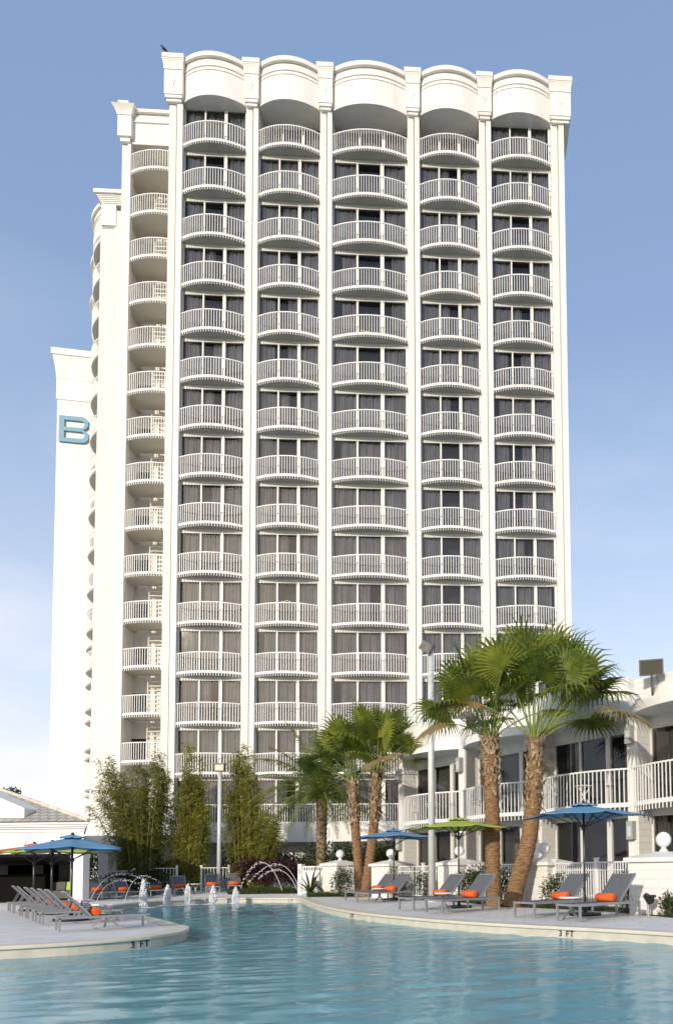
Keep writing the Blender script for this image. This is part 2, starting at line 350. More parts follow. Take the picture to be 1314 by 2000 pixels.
# coping: cream cap with overhang over a wall band, then basin
prof = [(.34, .006), (-.035, .006), (-.045, -.012), (-.045, -.045), (-.035, -.055), (0, -.055)]
b = MB()
rings = [offs(d) for d, _ in prof]
for k, (d, z) in enumerate(prof): b.v += [(p.x, p.y, z) for p in rings[k]]
for k in range(len(prof) - 1):
    for i in range(N): j = (i + 1) % N; b.f.append((k*N+i, k*N+j, (k+1)*N+j, (k+1)*N+i))
cop = b.build('pool_coping', M['coping'], smooth=False); tag(cop, kind='structure')
b = MB(); o0 = offs(0)
b.v += [(p.x, p.y, -.05) for p in o0] + [(p.x, p.y, -.36) for p in o0]
for i in range(N): j = (i + 1) % N; b.f.append((i, j, N + j, N + i))
tag(b.build('pool_tile_band', M['copwall']), kind='structure')
b = MB(); o1 = offs(.002)
b.v += [(p.x, p.y, -.34) for p in o1] + [(p.x, p.y, -1.15) for p in o1]
for i in range(N): j = (i + 1) % N; b.f.append((i, j, N + j, N + i))
b.build('pool_wall', M['plaster'])['kind'] = 'structure'
tag(sheet('pool_floor', [(p.x, p.y) for p in offs(.3)], [], -1.14, M['plaster']), kind='structure')
import numpy as np
def water_surface():
    st = .062; poly = np.array([(p.x, p.y) for p in offs(.10)]); xs = np.arange(poly[:, 0].min() - .2, poly[:, 0].max() + .2, st); ys = np.arange(poly[:, 1].min() - .2, poly[:, 1].max() + .2, st)
    xs = xs[(xs > -24) & (xs < 24)]
    X, Y = np.meshgrid(xs, ys); Z = np.zeros_like(X); rg = np.random.RandomState(5)
    for k in range(34):
        lam = .19 * (1.15 / .19) ** (k / 33.0); th = np.pi / 2 + .25 + rg.normal(0, .50); sl = .0125 * (.8 + .6 * rg.rand()) * (.7 if lam > .8 else 1)
        q = 2 * np.pi / lam; ph = rg.rand() * 6.28; warp = .25 * np.sin(X * .55 + ph) + .2 * np.sin(Y * .43 + 2 * ph)
        env = .65 + .35 * np.sin(X * (.35 + .2 * rg.rand()) + Y * (.3 * rg.rand()) + ph * 3)
        Z += sl / q * np.sin(q * (np.cos(th) * (X + warp) + np.sin(th) * (Y + warp)) + ph) * env * 1.4
    inside = np.zeros(X.shape, bool); n = len(poly)
    for i in range(n):
        x0, y0 = poly[i]; x1, y1 = poly[(i + 1) % n]
        if y0 == y1: continue
        c = ((Y >= min(y0, y1)) & (Y < max(y0, y1))); xi = x0 + (Y - y0) * (x1 - x0) / (y1 - y0); inside ^= c & (X < xi)
    ny, nx = X.shape; idx = np.arange(ny * nx).reshape(ny, nx)
    ok = inside[:-1, :-1] | inside[1:, :-1] | inside[:-1, 1:] | inside[1:, 1:]
    f = np.stack([idx[:-1, :-1], idx[:-1, 1:], idx[1:, 1:], idx[1:, :-1]], -1)[ok]
    used = np.unique(f); remap = -np.ones(ny * nx, int); remap[used] = np.arange(len(used)); f = remap[f]
    v = np.stack([X.ravel(), Y.ravel(), Z.ravel() + WZ], -1)[used]
    me = D.meshes.new('water'); me.vertices.add(len(v)); me.vertices.foreach_set('co', v.ravel().astype('f')); me.loops.add(f.size); me.loops.foreach_set('vertex_index', f.ravel().astype('i'))
    me.polygons.add(len(f)); me.polygons.foreach_set('loop_start', np.arange(0, f.size, 4, dtype='i')); me.update(calc_edges=True); me.polygons.foreach_set('use_smooth', np.ones(len(f), bool)); me.materials.append(M['water'])
    o = D.objects.new('water', me); C.objects.link(o); o['kind'] = 'structure'; print('water quads', len(f)); return o
water_surface()
def depthmark(px, py, size, txt='3 FT', rot=None):
    p = G(px, py, -.11); q = Vector((p.x, p.y)); i = min(range(N), key=lambda k: (rim[k] - q).length)
    t = (rim[(i + 1) % N] - rim[i - 1]).normalized(); n = Vector((-t.y, t.x))   # into the pool
    cu = D.curves.new('depth_marking', 'FONT'); cu.body = txt; cu.size = size; cu.extrude = .002; cu.align_x = 'CENTER'; cu.align_y = 'CENTER'; cu.offset = .0035; cu.space_character = 1.25
    cu.materials.append(M['mark']); o = D.objects.new('depth_marking', cu); C.objects.link(o); o.parent = cop
    # text x axis runs to the viewer's right
    x = Vector((-t.x, -t.y, 0)); 
    z = Vector((n.x, n.y, 0)); y = Vector((0, 0, 1)); x = y.cross(z)
    pos = Vector((rim[i].x, rim[i].y, -.125)) + z * .006
    o.matrix_world = Matrix(((x.x,y.x,z.x,pos.x),(x.y,y.y,z.y,pos.y),(x.z,y.z,z.z,pos.z),(0,0,0,1)))
    return o
depthmark(1112, 1824, .155); depthmark(302, 1846, .155); depthmark(576, 1758, .17, '3 FT'); depthmark(672, 1788, .15, '3 FT')

# ------------------------------------------------------------ hotel tower
TH = 0.0676; T0 = Vector((-19.42, 41.23, 0)); FH = 2.85; ZR0 = EYE + 43.6675
W1, W2, W3, PW = 3.615, 3.564, 4.416, .709
TU = Vector((math.cos(TH), math.sin(TH), 0)); TN = Vector((-math.sin(TH), math.cos(TH), 0))   # TN points into the building
def loc_t(px, py, y=0.0):
    """photo pixel -> tower-local (x, z) on the plane local y = y"""
    v = ray(px, py); o = Vector((0, 0, EYE)); P0 = T0 + TN * y; t = (P0 - o).dot(TN) / v.dot(TN); p = o + v * t
    return (p - P0).dot(TU), p.z
tower = empty('hotel_tower', T0, TH, 'tall white hotel tower with rows of curved balconies and scalloped roofline', 'building')
bays = []; x = 0
for ww in (W1, W2, W3, W2, W1): bays.append((x, ww)); x += ww + PW
XL = -.80; XR = bays[-1][0] + W1 + .80
SAG = .46; GY = .26
ZT = loc_t(340, 101, -.55)[1]       # top of the capitals
ZC = loc_t(345, 197, -.25)[1]       # underside of the capitals
print('ZT', ZT, 'ZC', ZC); KH = (ZT - ZC) / 2.72
ZB = 2.75                     # underside of the first storey band
def rail_mesh(w, sag, pitch=.145, h=1.09, teeth=.25):
    b = MB(); n = 28; pts = arc(w - .02, sag, n, 0, .01)
    for (xa, ya), (xb, yb) in zip(pts, pts[1:]): b.bar((xa, ya, 0), (xb, yb, 0), .055, .05)
    for (xa, ya), (xb, yb) in zip(pts, pts[1:]): b.bar((xa, ya, -h + .02), (xb, yb, -h + .02), .035, .045)
    k = max(3, round(w / pitch)); fine = arc(w - .05, sag, k, 0, .025)
    for xa, ya in fine: b.bar((xa, ya - .012, -.02), (xa, ya - .012, -h - teeth), .027, .03)
    return b
def slab_mesh(w, sag, back, h=1.09, d=.10):
    pts = arc(w - .004, sag - .03, 28, 0, .002)
    poly = pts + [(w - .002, back), (.002, back)]
    return MB().prism(poly, -h - d, -h)
def window_meshes(w, zh, variant, fr=(0.012, .31, .335, .628, .678, .962)):
    """three-pane window, origin at sill left; returns frame, pane, curtain, room"""
    rnd = random.Random(variant * 17 + int(w * 100))
    f = MB(); x = [w * k for k in fr]
    f.box(0, x[0], 0, .12, 0, zh); f.box(x[1], x[2], -.01, .12, 0, zh); f.box(x[3], x[4], -.035, .12, 0, zh); f.box(x[5], w, -.02, .12, 0, zh)
    f.box(x[0], x[5], -.005, .13, zh - .10, zh + .0); f.box(x[0], x[5], -.005, .11, .0, .07)
    p = MB()
    for a, c in ((0, 1), (2, 3), (4, 5)): p.quad((x[a], .05, .06), (x[c], .05, .06), (x[c], .05, zh - .08), (x[a], .05, zh - .08))
    cu = MB()
    def drape(xa, xb):
        n = max(6, int((xb - xa) / .022)); ph = rnd.random() * 6; k0 = len(cu.v)
        for i in range(n + 1):
            xx = xa + (xb - xa) * i / n
            y = .20 + .032 * math.sin(xx * 38 + ph + 1.6 * math.sin(xx * 7 + ph)) + .03 * math.sin(xx * 15 + ph * 2)
            cu.v.append((xx, y, .02)); cu.v.append((xx + .01 * math.sin(ph), y * .96, zh - .02))
        for i in range(n): a = k0 + 2 * i; cu.f.append((a, a + 2, a + 3, a + 1))
    W = x[5] - x[0]
    if variant == 0: drape(x[0], x[1]); drape(x[2] + .0, x[3]); drape(x[4], x[5])
    elif variant == 1: drape(x[0] + .02, x[1]); drape(x[4], x[5])
    elif variant == 2: drape(x[0], x[1]); drape(x[2], x[2] + (x[3] - x[2]) * .5); drape(x[4], x[5])
    elif variant == 3: drape(x[0] + (x[1] - x[0]) * .35, x[1]); drape(x[4] + (x[5] - x[4]) * .35, x[5])
    elif variant == 4: drape(x[0], x[0] + (x[1] - x[0]) * .8); drape(x[2] + (x[3] - x[2]) * .45, x[3]); drape(x[4], x[5])
    elif variant == 6: drape(x[0] + .05, x[1]); drape(x[2] + (x[3] - x[2]) * .12, x[3]); drape(x[4], x[4] + (x[5] - x[4]) * .86)
    elif variant == 5: drape(x[0] + (x[1] - x[0]) * .3, x[1]); drape(x[2], x[3]); drape(x[4] + .1, x[5])
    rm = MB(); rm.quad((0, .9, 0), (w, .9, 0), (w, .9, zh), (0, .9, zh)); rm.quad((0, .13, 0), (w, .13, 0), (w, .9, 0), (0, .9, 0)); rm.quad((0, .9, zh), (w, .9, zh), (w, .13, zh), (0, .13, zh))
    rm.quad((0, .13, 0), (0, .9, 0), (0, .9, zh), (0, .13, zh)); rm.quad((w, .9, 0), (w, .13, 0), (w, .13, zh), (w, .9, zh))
    return f, p, cu, rm
WH = FH - .20 - .06           # glass height
rail_me = {}; slab_me = {}; win_me = {}
def get(cache, key, fn):
    if key not in cache: cache[key] = fn()
    return cache[key]
def mesh_of(b, name, m):
    me = D.meshes.new(name); me.from_pydata(b.v, [], b.f); me.materials.append(m); me.update(); return me
def ob(name, me, parent, loc=(0, 0, 0), rz=0):
    o = D.objects.new(name, me); C.objects.link(o); o.parent = parent; o.location = loc; o.rotation_euler = (0, 0, rz); return o
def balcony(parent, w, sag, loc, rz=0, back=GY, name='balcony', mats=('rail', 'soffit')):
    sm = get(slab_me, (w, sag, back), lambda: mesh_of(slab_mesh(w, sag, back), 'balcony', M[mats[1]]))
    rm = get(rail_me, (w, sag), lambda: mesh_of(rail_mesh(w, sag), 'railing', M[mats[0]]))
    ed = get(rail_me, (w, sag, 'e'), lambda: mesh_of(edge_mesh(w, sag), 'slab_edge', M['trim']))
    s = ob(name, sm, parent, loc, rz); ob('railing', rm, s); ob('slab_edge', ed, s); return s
def edge_mesh(w, sag, h=1.09, d=.10):
    b = MB(); pts = arc(w - .002, sag - .012, 28, 0, .001); 
    for (xa, ya), (xb, yb) in zip(pts, pts[1:]): b.bar((xa, ya, -h - d / 2 + .012), (xb, yb, -h - d / 2 + .012), .03, d)
    return b
def window(parent, w, zh, var, loc, glass='glass', rz=0, name='window'):
    def mk():
        f, p, c, r = window_meshes(w, zh, var)
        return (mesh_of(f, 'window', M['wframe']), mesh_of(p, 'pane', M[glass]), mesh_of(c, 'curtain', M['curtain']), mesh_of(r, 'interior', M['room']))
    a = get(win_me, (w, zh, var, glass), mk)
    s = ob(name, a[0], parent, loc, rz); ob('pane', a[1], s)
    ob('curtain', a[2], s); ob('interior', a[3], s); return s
rv = random.Random(3)
NR = 15
lower = 0
dark = {(3,2):3,(4,2):3,(9,3):1,(10,1):1,(1,0):1,(1,2):1,(2,2):1,(5,2):1,(7,1):1,(10,3):1,(7,3):1,(8,3):1,(3,0):2,(5,1):4,(4,0):1,(2,0):1,(2,4):1,(3,4):1,(6,3):2,(9,1):2}
for ci, (bx, bw) in enumerate(bays):
    for r in range(NR):
        zr = ZR0 - FH * r
        loggia = r == 0 and ci in (1, 2, 3)
        straight = r == NR - 1
        if not straight: balcony(tower, bw, SAG, (bx, 0, zr), back=1.05 if loggia else GY)
        var = dark.get((r, ci), rv.choice([0, 0, 5, 2, 4, 6] if r < 9 else [0, 0, 0, 2, 6, 5]))
        window(tower, bw, round(ZC + .10 - zr + 1.09, 3) if loggia else WH, var, (bx, 1.05 if loggia else GY, zr - 1.09))
def pendant(bi, r, fx, hz_):
    b = MB(); rr_ = random.Random(bi + r)
    for q in range(4): c = Vector((bays[bi][0] + bays[bi][1] * fx + q * .14 - .2, GY + .5, ZR0 - FH * r - 1.09 + hz_ + rr_.uniform(-.06, .06))); b.lathe([(.005, -.03), (.03, -.012), (.03, .012), (.005, .03)], c, 8)
    mm = D.materials.get('lit_bulb')
    if not mm: mm = mat('lit_bulb', (1, .8, .3)); mm.node_tree.nodes['Principled BSDF'].inputs['Emission Color'].default_value = (1, .72, .2, 1); mm.node_tree.nodes['Principled BSDF'].inputs['Emission Strength'].default_value = 1.5
    b.build('pendant_light', mm, tower)
pendant(1, 10, .42, 1.6); pendant(2, 4, .40, 1.0)
# last row: straight guard rail on the band
sr = MB()
for bx, bw in bays:
    zr = ZR0 - FH * (NR - 1)
    sr.box(bx, bx + bw, -.03, .03, zr - .03, zr + .03); sr.box(bx, bx + bw, -.02, .02, zr - 1.03, zr - .99)
    k = round(bw / .14)
    for i in range(k + 1): xx = bx + .03 + (bw - .06) * i / k; sr.box(xx - .018, xx + .018, -.018, .018, zr - 1.0, zr)
sr.build('straight_railing', M['rail'], tower)
# head bands between storeys, storey band and side walls
for bx, bw in bays:
    me_h = mesh_of(MB().box(0, bw, GY, GY + .5, -.26, -.003), 'window_head', M['wframe'])
    for r in range(1, NR + 1): ob('window_head', me_h, tower, (bx, 0, ZR0 - FH * r - 1.09 + FH))
    if bx in (bays[0][0], bays[4][0]): MB().box(bx, bx + bw, GY, GY + .5, ZR0 - 1.09 + WH, ZC + 1.2).build('top_window_head', M['wframe'], tower)
zb = ZR0 - FH * (NR - 1) - 1.06
b = MB(); b.box(XL, XR, -.10, .9, ZB, zb); 
for k in (3,): bx = bays[2][0] - .45; b.box(bx, bx + .35, -.16, -.10, ZB + .3, zb - .25)
b.build('storey_band', M['stucco'], tower)
edges = [XL] + [q for bx, bw in bays for q in (bx, bx + bw)] + [XR]
for i in range(6):
    a, c = edges[2 * i], edges[2 * i + 1]
    m = a + (c - a) * .50
    b = MB(); b.box(a, c, .10, 1.6, zb, ZC + .1); b.box(a + .003, m, -.03, .10, zb + .003, ZC + .09)
    pl = b.build('pilaster', M['block'], tower)
    s = MB(); s.box(m + .075, c - .004, -.10, .10, zb, ZC + .02)
    s.build('pilaster_strip', M['stucco'], pl)
    # capital
    k = MB(); x0, x1 = a - .05, c + .05
    if i == 0: x0 = a - .20
    if i == 5: x1 = c + .42
    rsd = 1.6 if i not in (0, 5) else 2.2
    k.box(x0 + .10, x1 - .10, -.22, rsd, ZC, ZC + .16); k.box(x0 + .04, x1 - .04, -.30, rsd, ZC + .16, ZC + .34)
    k.box(x0, x1, -.34, rsd, ZC + .34, ZC + 1.85)
    k.box(x0 - .03, x1 + .03, -.38, rsd + .2, ZC + 1.85, ZC + 1.93)
    for q in range(7):
        e = .02 + .08 * (q / 6) ** 1.8; e2 = .02 + .08 * ((q + 1) / 6.5) ** 1.8; za, zc4 = ZC + 1.93 + q * .0744, ZC + 1.93 + (q + 1) * .0744
        k.add([(x0-e,-.36-e,za),(x1+e,-.36-e,za),(x1+e,rsd+.2,za),(x0-e,rsd+.2,za),(x0-e2,-.36-e2,zc4),(x1+e2,-.36-e2,zc4),(x1+e2,rsd+.2,zc4),(x0-e2,rsd+.2,zc4)],[(0,1,5,4),(1,2,6,5),(3,0,4,7),(4,5,6,7)])
    k.box(x0 - .09, x1 + .09, -.50, rsd + .3, ZC + 2.451, ZC + 2.72)
    k.v = [(p[0], p[1], ZC + (p[2] - ZC) * KH) for p in k.v]; kp = k.build('capital', M['stucco'], tower)
    em = MB(); mx_ = (x0 + x1) / 2
    em.box(mx_ - .26, mx_ + .26, -.355, -.34, ZC + .70, ZC + .72); em.box(mx_ - .26, mx_ + .26, -.355, -.34, ZC + 1.50, ZC + 1.52)
    em.box(mx_ - .26, mx_ - .245, -.355, -.34, ZC + .70, ZC + 1.52); em.box(mx_ + .245, mx_ + .26, -.355, -.34, ZC + .70, ZC + 1.52)
    for q in range(7):
        an = -.9 + q * .3; em.bar((mx_, -.35, ZC + 1.0), (mx_ + .16 * math.sin(an), -.37, ZC + 1.0 + .26 * math.cos(an)), .035, .03)
    em.bar((mx_ - .02, -.355, ZC + .78), (mx_ + .02, -.365, ZC + 1.02), .05, .03)
    em.v = [(p[0], p[1] + .012, ZC + (p[2] - ZC) * KH) for p in em.v]; em.build('emblem', M['stucco'], kp)
# scalloped parapet panels
def scallop(w, sag, z0, z1, back, rimh=.26):
    b = MB(); n = 28
    layers = [(-.03, z0, z0 + .08), (0, z0 + .08, z1 - .95), (-.04, z1 - .95, z1 - .88), (0, z1 - .88, z1 - .72), (-.06, z1 - .72, z1 - .62), (-.02, z1 - .62, z1 - rimh), (-.20, z1 - rimh, z1)]
    for off, a, c in layers:
        pts = arc(w, sag, n, 0, 0); pts = [(x_, y_ + off) for x_, y_ in pts]
        b.prism(pts + [(w, back), (0, back)], a, c)
    return b
for bx, bw in bays:
    p = scallop(bw - .01, SAG + .12, ZC + .12, ZT - .06, 1.3).build('parapet_panel', M['stucco'], tower, loc=(bx + .005, 0, 0))
# soffit and body
b = MB(); b.box(XL + .02, XR - .02, 1.6, 13.5, 0, ZC + 1.4)
b.build('core', M['stucco'], tower)
b = MB(); b.box(XL, XR, 1.62, 1.9, ZC + 1.4, ZT - .5)
b.build('parapet_back', M['stucco'], tower)
# left return wall of the main block (runs back to the stair bay)
b = MB(); b.box(XL, XL + .5, 1.6, 3.4, 0, ZC + 1.4); b.build('return_wall', M['stucco'], tower)
# ground floor: columns and dark recess behind
b = MB()
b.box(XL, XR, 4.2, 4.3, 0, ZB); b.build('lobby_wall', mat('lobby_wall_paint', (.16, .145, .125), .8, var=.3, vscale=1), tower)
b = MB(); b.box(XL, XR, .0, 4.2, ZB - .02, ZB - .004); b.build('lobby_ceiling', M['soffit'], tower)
for i in range(6):
    a, c = edges[2 * i], edges[2 * i + 1]; q = MB(); q.box(a - .05, c + .05, -.04, .9, 0, ZB - .002); q.build('column', M['stucco'], tower)
# stair bay on the left, set back
Y0 = 3.1
xa = (loc_t(258, 300, Y0)[0] + loc_t(241.5, 1180, Y0)[0]) / 2; xb = XL
xp = (loc_t(235, 420, Y0)[0] + loc_t(225, 1180, Y0)[0]) / 2
z0s = loc_t(285, 304, Y0)[1]; zend = loc_t(285, 1452, Y0)[1]; NS = 14; FS = (z0s - zend) / (NS - 1)
ztb = loc_t(245, 213, Y0)[1]; zcb = loc_t(245, 282, Y0)[1]
sb = MB(); sb.box(xp, xa, Y0, Y0 + .3, 0, zcb + .1); pl = sb.build('pilaster', M['block'], tower)
s = MB(); s.box(xp + .38, xa - .004, Y0 - .09, Y0, 0, zcb); s.build('pilaster_strip', M['stucco'], pl)
k = MB(); x0, x1 = xp - .15, xa + .1; hh = ztb - zcb
k.box(x0 + .12, x1 - .12, Y0 - .22, Y0 + 2, zcb, zcb + .25); k.box(x0, x1, Y0 - .34, Y0 + 2.4, zcb + .25, zcb + hh * .68)
for q in range(6):
    e = .03 + .26 * (q / 6) ** 1.7; e2 = .03 + .26 * ((q + 1) / 6) ** 1.7; za = zcb + hh * (.68 + .037 * q); zc4 = zcb + hh * (.717 + .037 * q)
    k.add([(x0-e,Y0-.34-e,za),(x1+e,Y0-.34-e,za),(x1+e,Y0+2.4,za),(x0-e,Y0+2.4,za),(x0-e2,Y0-.34-e2,zc4),(x1+e2,Y0-.34-e2,zc4),(x1+e2,Y0+2.4,zc4),(x0-e2,Y0+2.4,zc4)],[(0,1,5,4),(1,2,6,5),(3,0,4,7),(4,5,6,7)])
k.box(x0 + .1, x1 - .1, Y0 - .55, Y0 + 2.4, zcb + hh * .9, zcb + hh); k.build('capital', M['stucco'], tower)
zbt = loc_t(300, 222, Y0)[1]; zbb = loc_t(300, 284, Y0)[1]
b = MB(); b.box(xa, xb, Y0 - .02, Y0 + 3, zbb, zbt - .7); b.box(xa, xb, Y0 - .10, Y0 + 3, zbt - .7, zbt - .2); b.box(xa, xb, Y0 - .28, Y0 + 3, zbt - .2, zbt); b.build('parapet_beam', M['stucco'], tower)
b = MB(); b.box(xp + .05, xb, Y0 + 1.95, Y0 + 2.2, 0, zbt - 1); b.box(xp + .02, xp + .3, Y0 + .3, Y0 + 1.95, 0, zcb)
b.build('stair_wall', M['stucco'], tower)
wsb = xb - xa
lm = MB()      # louvred screens on the stair landings
for r in range(NS):
    zr = z0s - FS * r
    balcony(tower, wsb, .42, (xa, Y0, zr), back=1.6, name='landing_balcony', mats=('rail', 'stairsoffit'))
    ob('landing', get(rail_me, 'landing', lambda: mesh_of(MB().box(xp + .3, xa - .002, Y0 + .301, Y0 + 1.9, -.1, 0), 'landing', M['stairsoffit'])), tower, (0, 0, zr - 1.09))
    for c0 in (.44, .74):
        xx = xa - .62 + wsb * c0; ww = wsb * .25; z1 = zr - 1.09
        lm.box(xx - .05, xx, Y0 + 1.3, Y0 + 1.5, z1, z1 + FS - .2)
        for q in range(9): lm.bar((xx, Y0 + 1.40, z1 + .12 + q * .28), (xx + ww, Y0 + 1.40, z1 + .12 + q * .28), .16, .05, up=(0, -.5, 1))
lm.build('louvre_screen', M['stucco'], tower)
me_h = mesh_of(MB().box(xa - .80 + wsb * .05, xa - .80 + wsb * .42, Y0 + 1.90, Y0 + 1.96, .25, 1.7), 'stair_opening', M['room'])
for r in range(NS): ob('stair_opening', me_h, tower, (0, 0, z0s - FS * r - 1.09))
# rear end block seen beyond the stair bay, running away from the camera, with balconies in profile
Yc = 50.5
pc = atY(191.5, 900, Yc); fd = Vector((-.512, .859, 0)).normalized(); fr_ = Vector((fd.y, -fd.x, 0))
rear = empty('hotel_rear_wing', (pc.x, pc.y, 0), math.atan2(fr_.y, fr_.x), 'white rear block of the hotel with balconies seen edge on and plain end wall', 'building')
# local: x to the right along the end wall, y away along the flank; flank is x = 0
zt2 = atY(208, 379, Yc)[2]; zc2 = atY(208, 447, Yc)[2]
ra = math.atan2(fr_.y, fr_.x)
def rl(wx, wy): c_, s_ = math.cos(-ra + TH), math.sin(-ra + TH); return (wx * c_ - wy * s_, wx * s_ + wy * c_)
b = MB(); b.prism([(0, 0), rl(7, 0), rl(7, 14), (0, 16)], 0, zt2 - 1.2); b.build('end_wall', M['block'], rear)
b = MB(); hh = zt2 - zc2
def rbox(e, x1, y1, za, zb3): b.prism([rl(-e, -e), rl(x1, -e), rl(x1, y1), rl(-e, y1)], za, zb3)
rbox(.06, .95, .5, zc2 + .25, zc2 + hh * .68); rbox(.0, .85, .5, zc2, zc2 + .25)
for q in range(6): e = .06 + .05 * q; rbox(e, 6, 3, zc2 + hh * (.68 + .037 * q) + .001, zc2 + hh * (.717 + .037 * q))
rbox(.45, 6, 3, zc2 + hh * .902, zt2); b.build('capital', M['stucco'], rear)
b = MB()
bw2 = 3.9
zr2 = atY(184, 480, Yc + 2)[2]
for j in range(3):
    yy = .9 + j * (bw2 + .8)
    p = scallop(bw2, .5, zc2 + .3, zt2, 1.3); p.build('parapet_panel', M['stucco'], rear, loc=(0, yy + bw2, 0)).rotation_euler = (0, 0, -math.pi / 2)
    b.box(-.1, .0, yy - .8, yy - .05, 0, zc2 + .1)
    for r in range(15):
        if j < 2: balcony(rear, bw2, .50, (0, yy + bw2, zr2 - FH * r + .6), -math.pi / 2, back=.0, name='side_balcony')
b.build('pier', M['stucco'], rear)
b = MB(); 
for j in range(3):
    yy = .9 + j * (bw2 + .8); b.box(-.02, 0.0, yy + .1, yy + bw2 - .1, 3, zc2)
b.build('window_strip', M['trim'], rear)
# far tower carrying the blue letter
Yb = 64.5
pb = atY(108, 900, Yb); ab = .20
bt = empty('sign_tower', (pb.x, pb.y, 0), ab, 'plain white windowless tower at far left carrying the blue letter', 'building')
def zb_(py): return atY(130, py, Yb - .3)[2]
b = MB(); b.box(0.08, 9, 0, 7, 0, zb_(775)); b.build('lower_wall', M['stucco'], bt)
b = MB(); b.box(0, 9, -.08, 7.1, zb_(775) + .002, zb_(735)); b.build('upper_wall', M['stucco'], bt)
b = MB(); n = 5
for q in range(n):
    e = .02 + (q / n) ** 1.6 * .26; e2 = .02 + ((q + 1) / n) ** 1.6 * .26; za = zb_(735) + (zb_(692) - zb_(735)) * q / n; zc_ = zb_(735) + (zb_(692) - zb_(735)) * (q + 1) / n
    b.add([(-e,-.08-e,za),(9,-.08-e,za),(9,7,za),(-e,7,za),(-e2,-.08-e2,zc_),(9,-.08-e2,zc_),(9,7,zc_),(-e2,7,zc_)],[(0,1,5,4),(3,0,4,7),(1,2,6,5)])
b.box(-.36, 9, -.45, 7.4, zb_(692) + .001, zb_(680)); b.build('cornice', M['stucco'], bt)
# the letter B, built as one solid outline
def onb(px, py):
    v = ray(px, py); o = Vector((0, 0, EYE)); nrm = Vector((-math.sin(ab), math.cos(ab), 0)); t = (Vector((pb.x, pb.y, 0)) - o).dot(nrm) / v.dot(nrm); p = o + v * t
    return (p - Vector((pb.x, pb.y, 0))).dot(Vector((math.cos(ab), math.sin(ab), 0))), p.z
xl, zt_ = onb(118, 813); xr_, _ = onb(176, 813); _, zb2 = onb(118, 863.5)
Wb, Hb = xr_ - xl, zt_ - zb2
def rrect(x0, x1, z0, z1, r, n=7, left=False):
    pts = [(x0, z0)]
    for i in range(n + 1): a = -math.pi / 2 + math.pi / 2 * i / n; pts.append((x1 - r + r * math.cos(a), z0 + r + r * math.sin(a)))
    for i in range(n + 1): a = math.pi / 2 * i / n; pts.append((x1 - r + r * math.cos(a), z1 - r + r * math.sin(a)))
    pts.append((x0, z1)); return pts
up = rrect(0, Wb * .985, Hb * .5, Hb, Hb * .235); lo = rrect(0, Wb, 0, Hb * .5, Hb * .24)
outer = lo[:-1] + up[1:]
outer = [p for i, p in enumerate(outer)]
h1 = rrect(Wb * .175, Wb * .86, Hb * .575, Hb * .845, Hb * .13); h2 = rrect(Wb * .175, Wb * .86, Hb * .155, Hb * .425, Hb * .13)
polys = [[Vector((p[0], p[1], 0)) for p in pl_] for pl_ in (outer, h1, h2)]
tris = tessellate_polygon(polys); pts = [p for pl_ in polys for p in pl_]
b = MB(); dpt = .14; npt = len(pts)
b.v = [(p.x, -dpt, p.y) for p in pts] + [(p.x, 0, p.y) for p in pts]
b.f = [tuple(t) for t in tris] + [tuple(i + npt for i in t)[::-1] for t in tris]
k0 = 0
for pl_ in polys:
    m_ = len(pl_)
    for i in range(m_): j = (i + 1) % m_; b.f.append((k0 + i, k0 + j, k0 + j + npt, k0 + i + npt))
    k0 += m_
let = b.build('letter_sign', M['sign'])
let.location = Vector((pb.x, pb.y, 0)) + Vector((math.cos(ab), math.sin(ab), 0)) * xl + Vector((math.sin(ab), -math.cos(ab), 0)) * .07 + Vector((0, 0, zb2))
let.rotation_euler = (0, 0, ab)
tag(let, 'large blue letter B mounted high on the plain white far tower', 'sign')
import bmesh
def recalc(o):
    bm = bmesh.new(); bm.from_mesh(o.data); bmesh.ops.recalc_face_normals(bm, faces=bm.faces); bm.to_mesh(o.data); bm.free()
recalc(let)
# bird on the corner of the roof
bp = T0 + TU * (XL - .18) + TN * (-.45); bp.z = ZT - .02
bird = empty('bird', bp, R(200), 'small black bird perched on the top left corner of the tower roof', 'bird'); bird.scale = (.6, .6, .6)
b = MB(); b.tube([(-.33, 0, .30), (-.22, 0, .36), (-.05, 0, .44), (.10, 0, .55), (.17, 0, .66), (.24, 0, .70), (.33, 0, .69)], [.02, .07, .13, .13, .075, .065, .012], 8)
b.tube([(-.30, 0, .30), (-.62, 0, .10)], [.05, .03], 6); b.build('body', M['bird'], bird, smooth=True)
b = MB(); b.tube([(0, .05, .35), (.02, .05, 0)], .014, 5); b.tube([(0, -.05, .35), (.02, -.05, 0)], .014, 5); b.build('legs', M['bird'], bird)

# ------------------------------------------------------------ low hotel wing on the right
A = atY(895, 1500, 29.0); B_ = atY(1224, 1500, 22.9)
wd = Vector((B_.x - A.x, B_.y - A.y, 0)); PITCHW = wd.length / 2; wd.normalize(); wa = math.atan2(wd.y, wd.x)
Wo = Vector((A.x, A.y, 0)) - wd * PITCHW      # pier by the tower
wing = empty('hotel_wing', Wo, wa, 'two storey white hotel wing with curved balconies and dark curtained windows', 'building')
WN = Vector((-wd.y, wd.x, 0))
def zw(px, py, X):     # height above ground at wing distance X along
    q = Wo + wd * X; return atY(px, py, q.y)[2]
PWD = .34; REC = .72
z_l = zw(1222, 1588, 2.97 * PITCHW)    # lower window head
z_u = zw(1222, 1417, 2.97 * PITCHW)    # upper window head
z_s = zw(1224, 1592, 3 * PITCHW)       # underside of balcony slab (front)
rt = zw(1224, 1502, 3 * PITCHW)        # rail top at the pier
print('wing', z_l, z_u, z_s, rt, PITCHW)
fl2 = rt - 1.09
zcap = zw(1150, 1352, 2.6 * PITCHW)
nb = 5
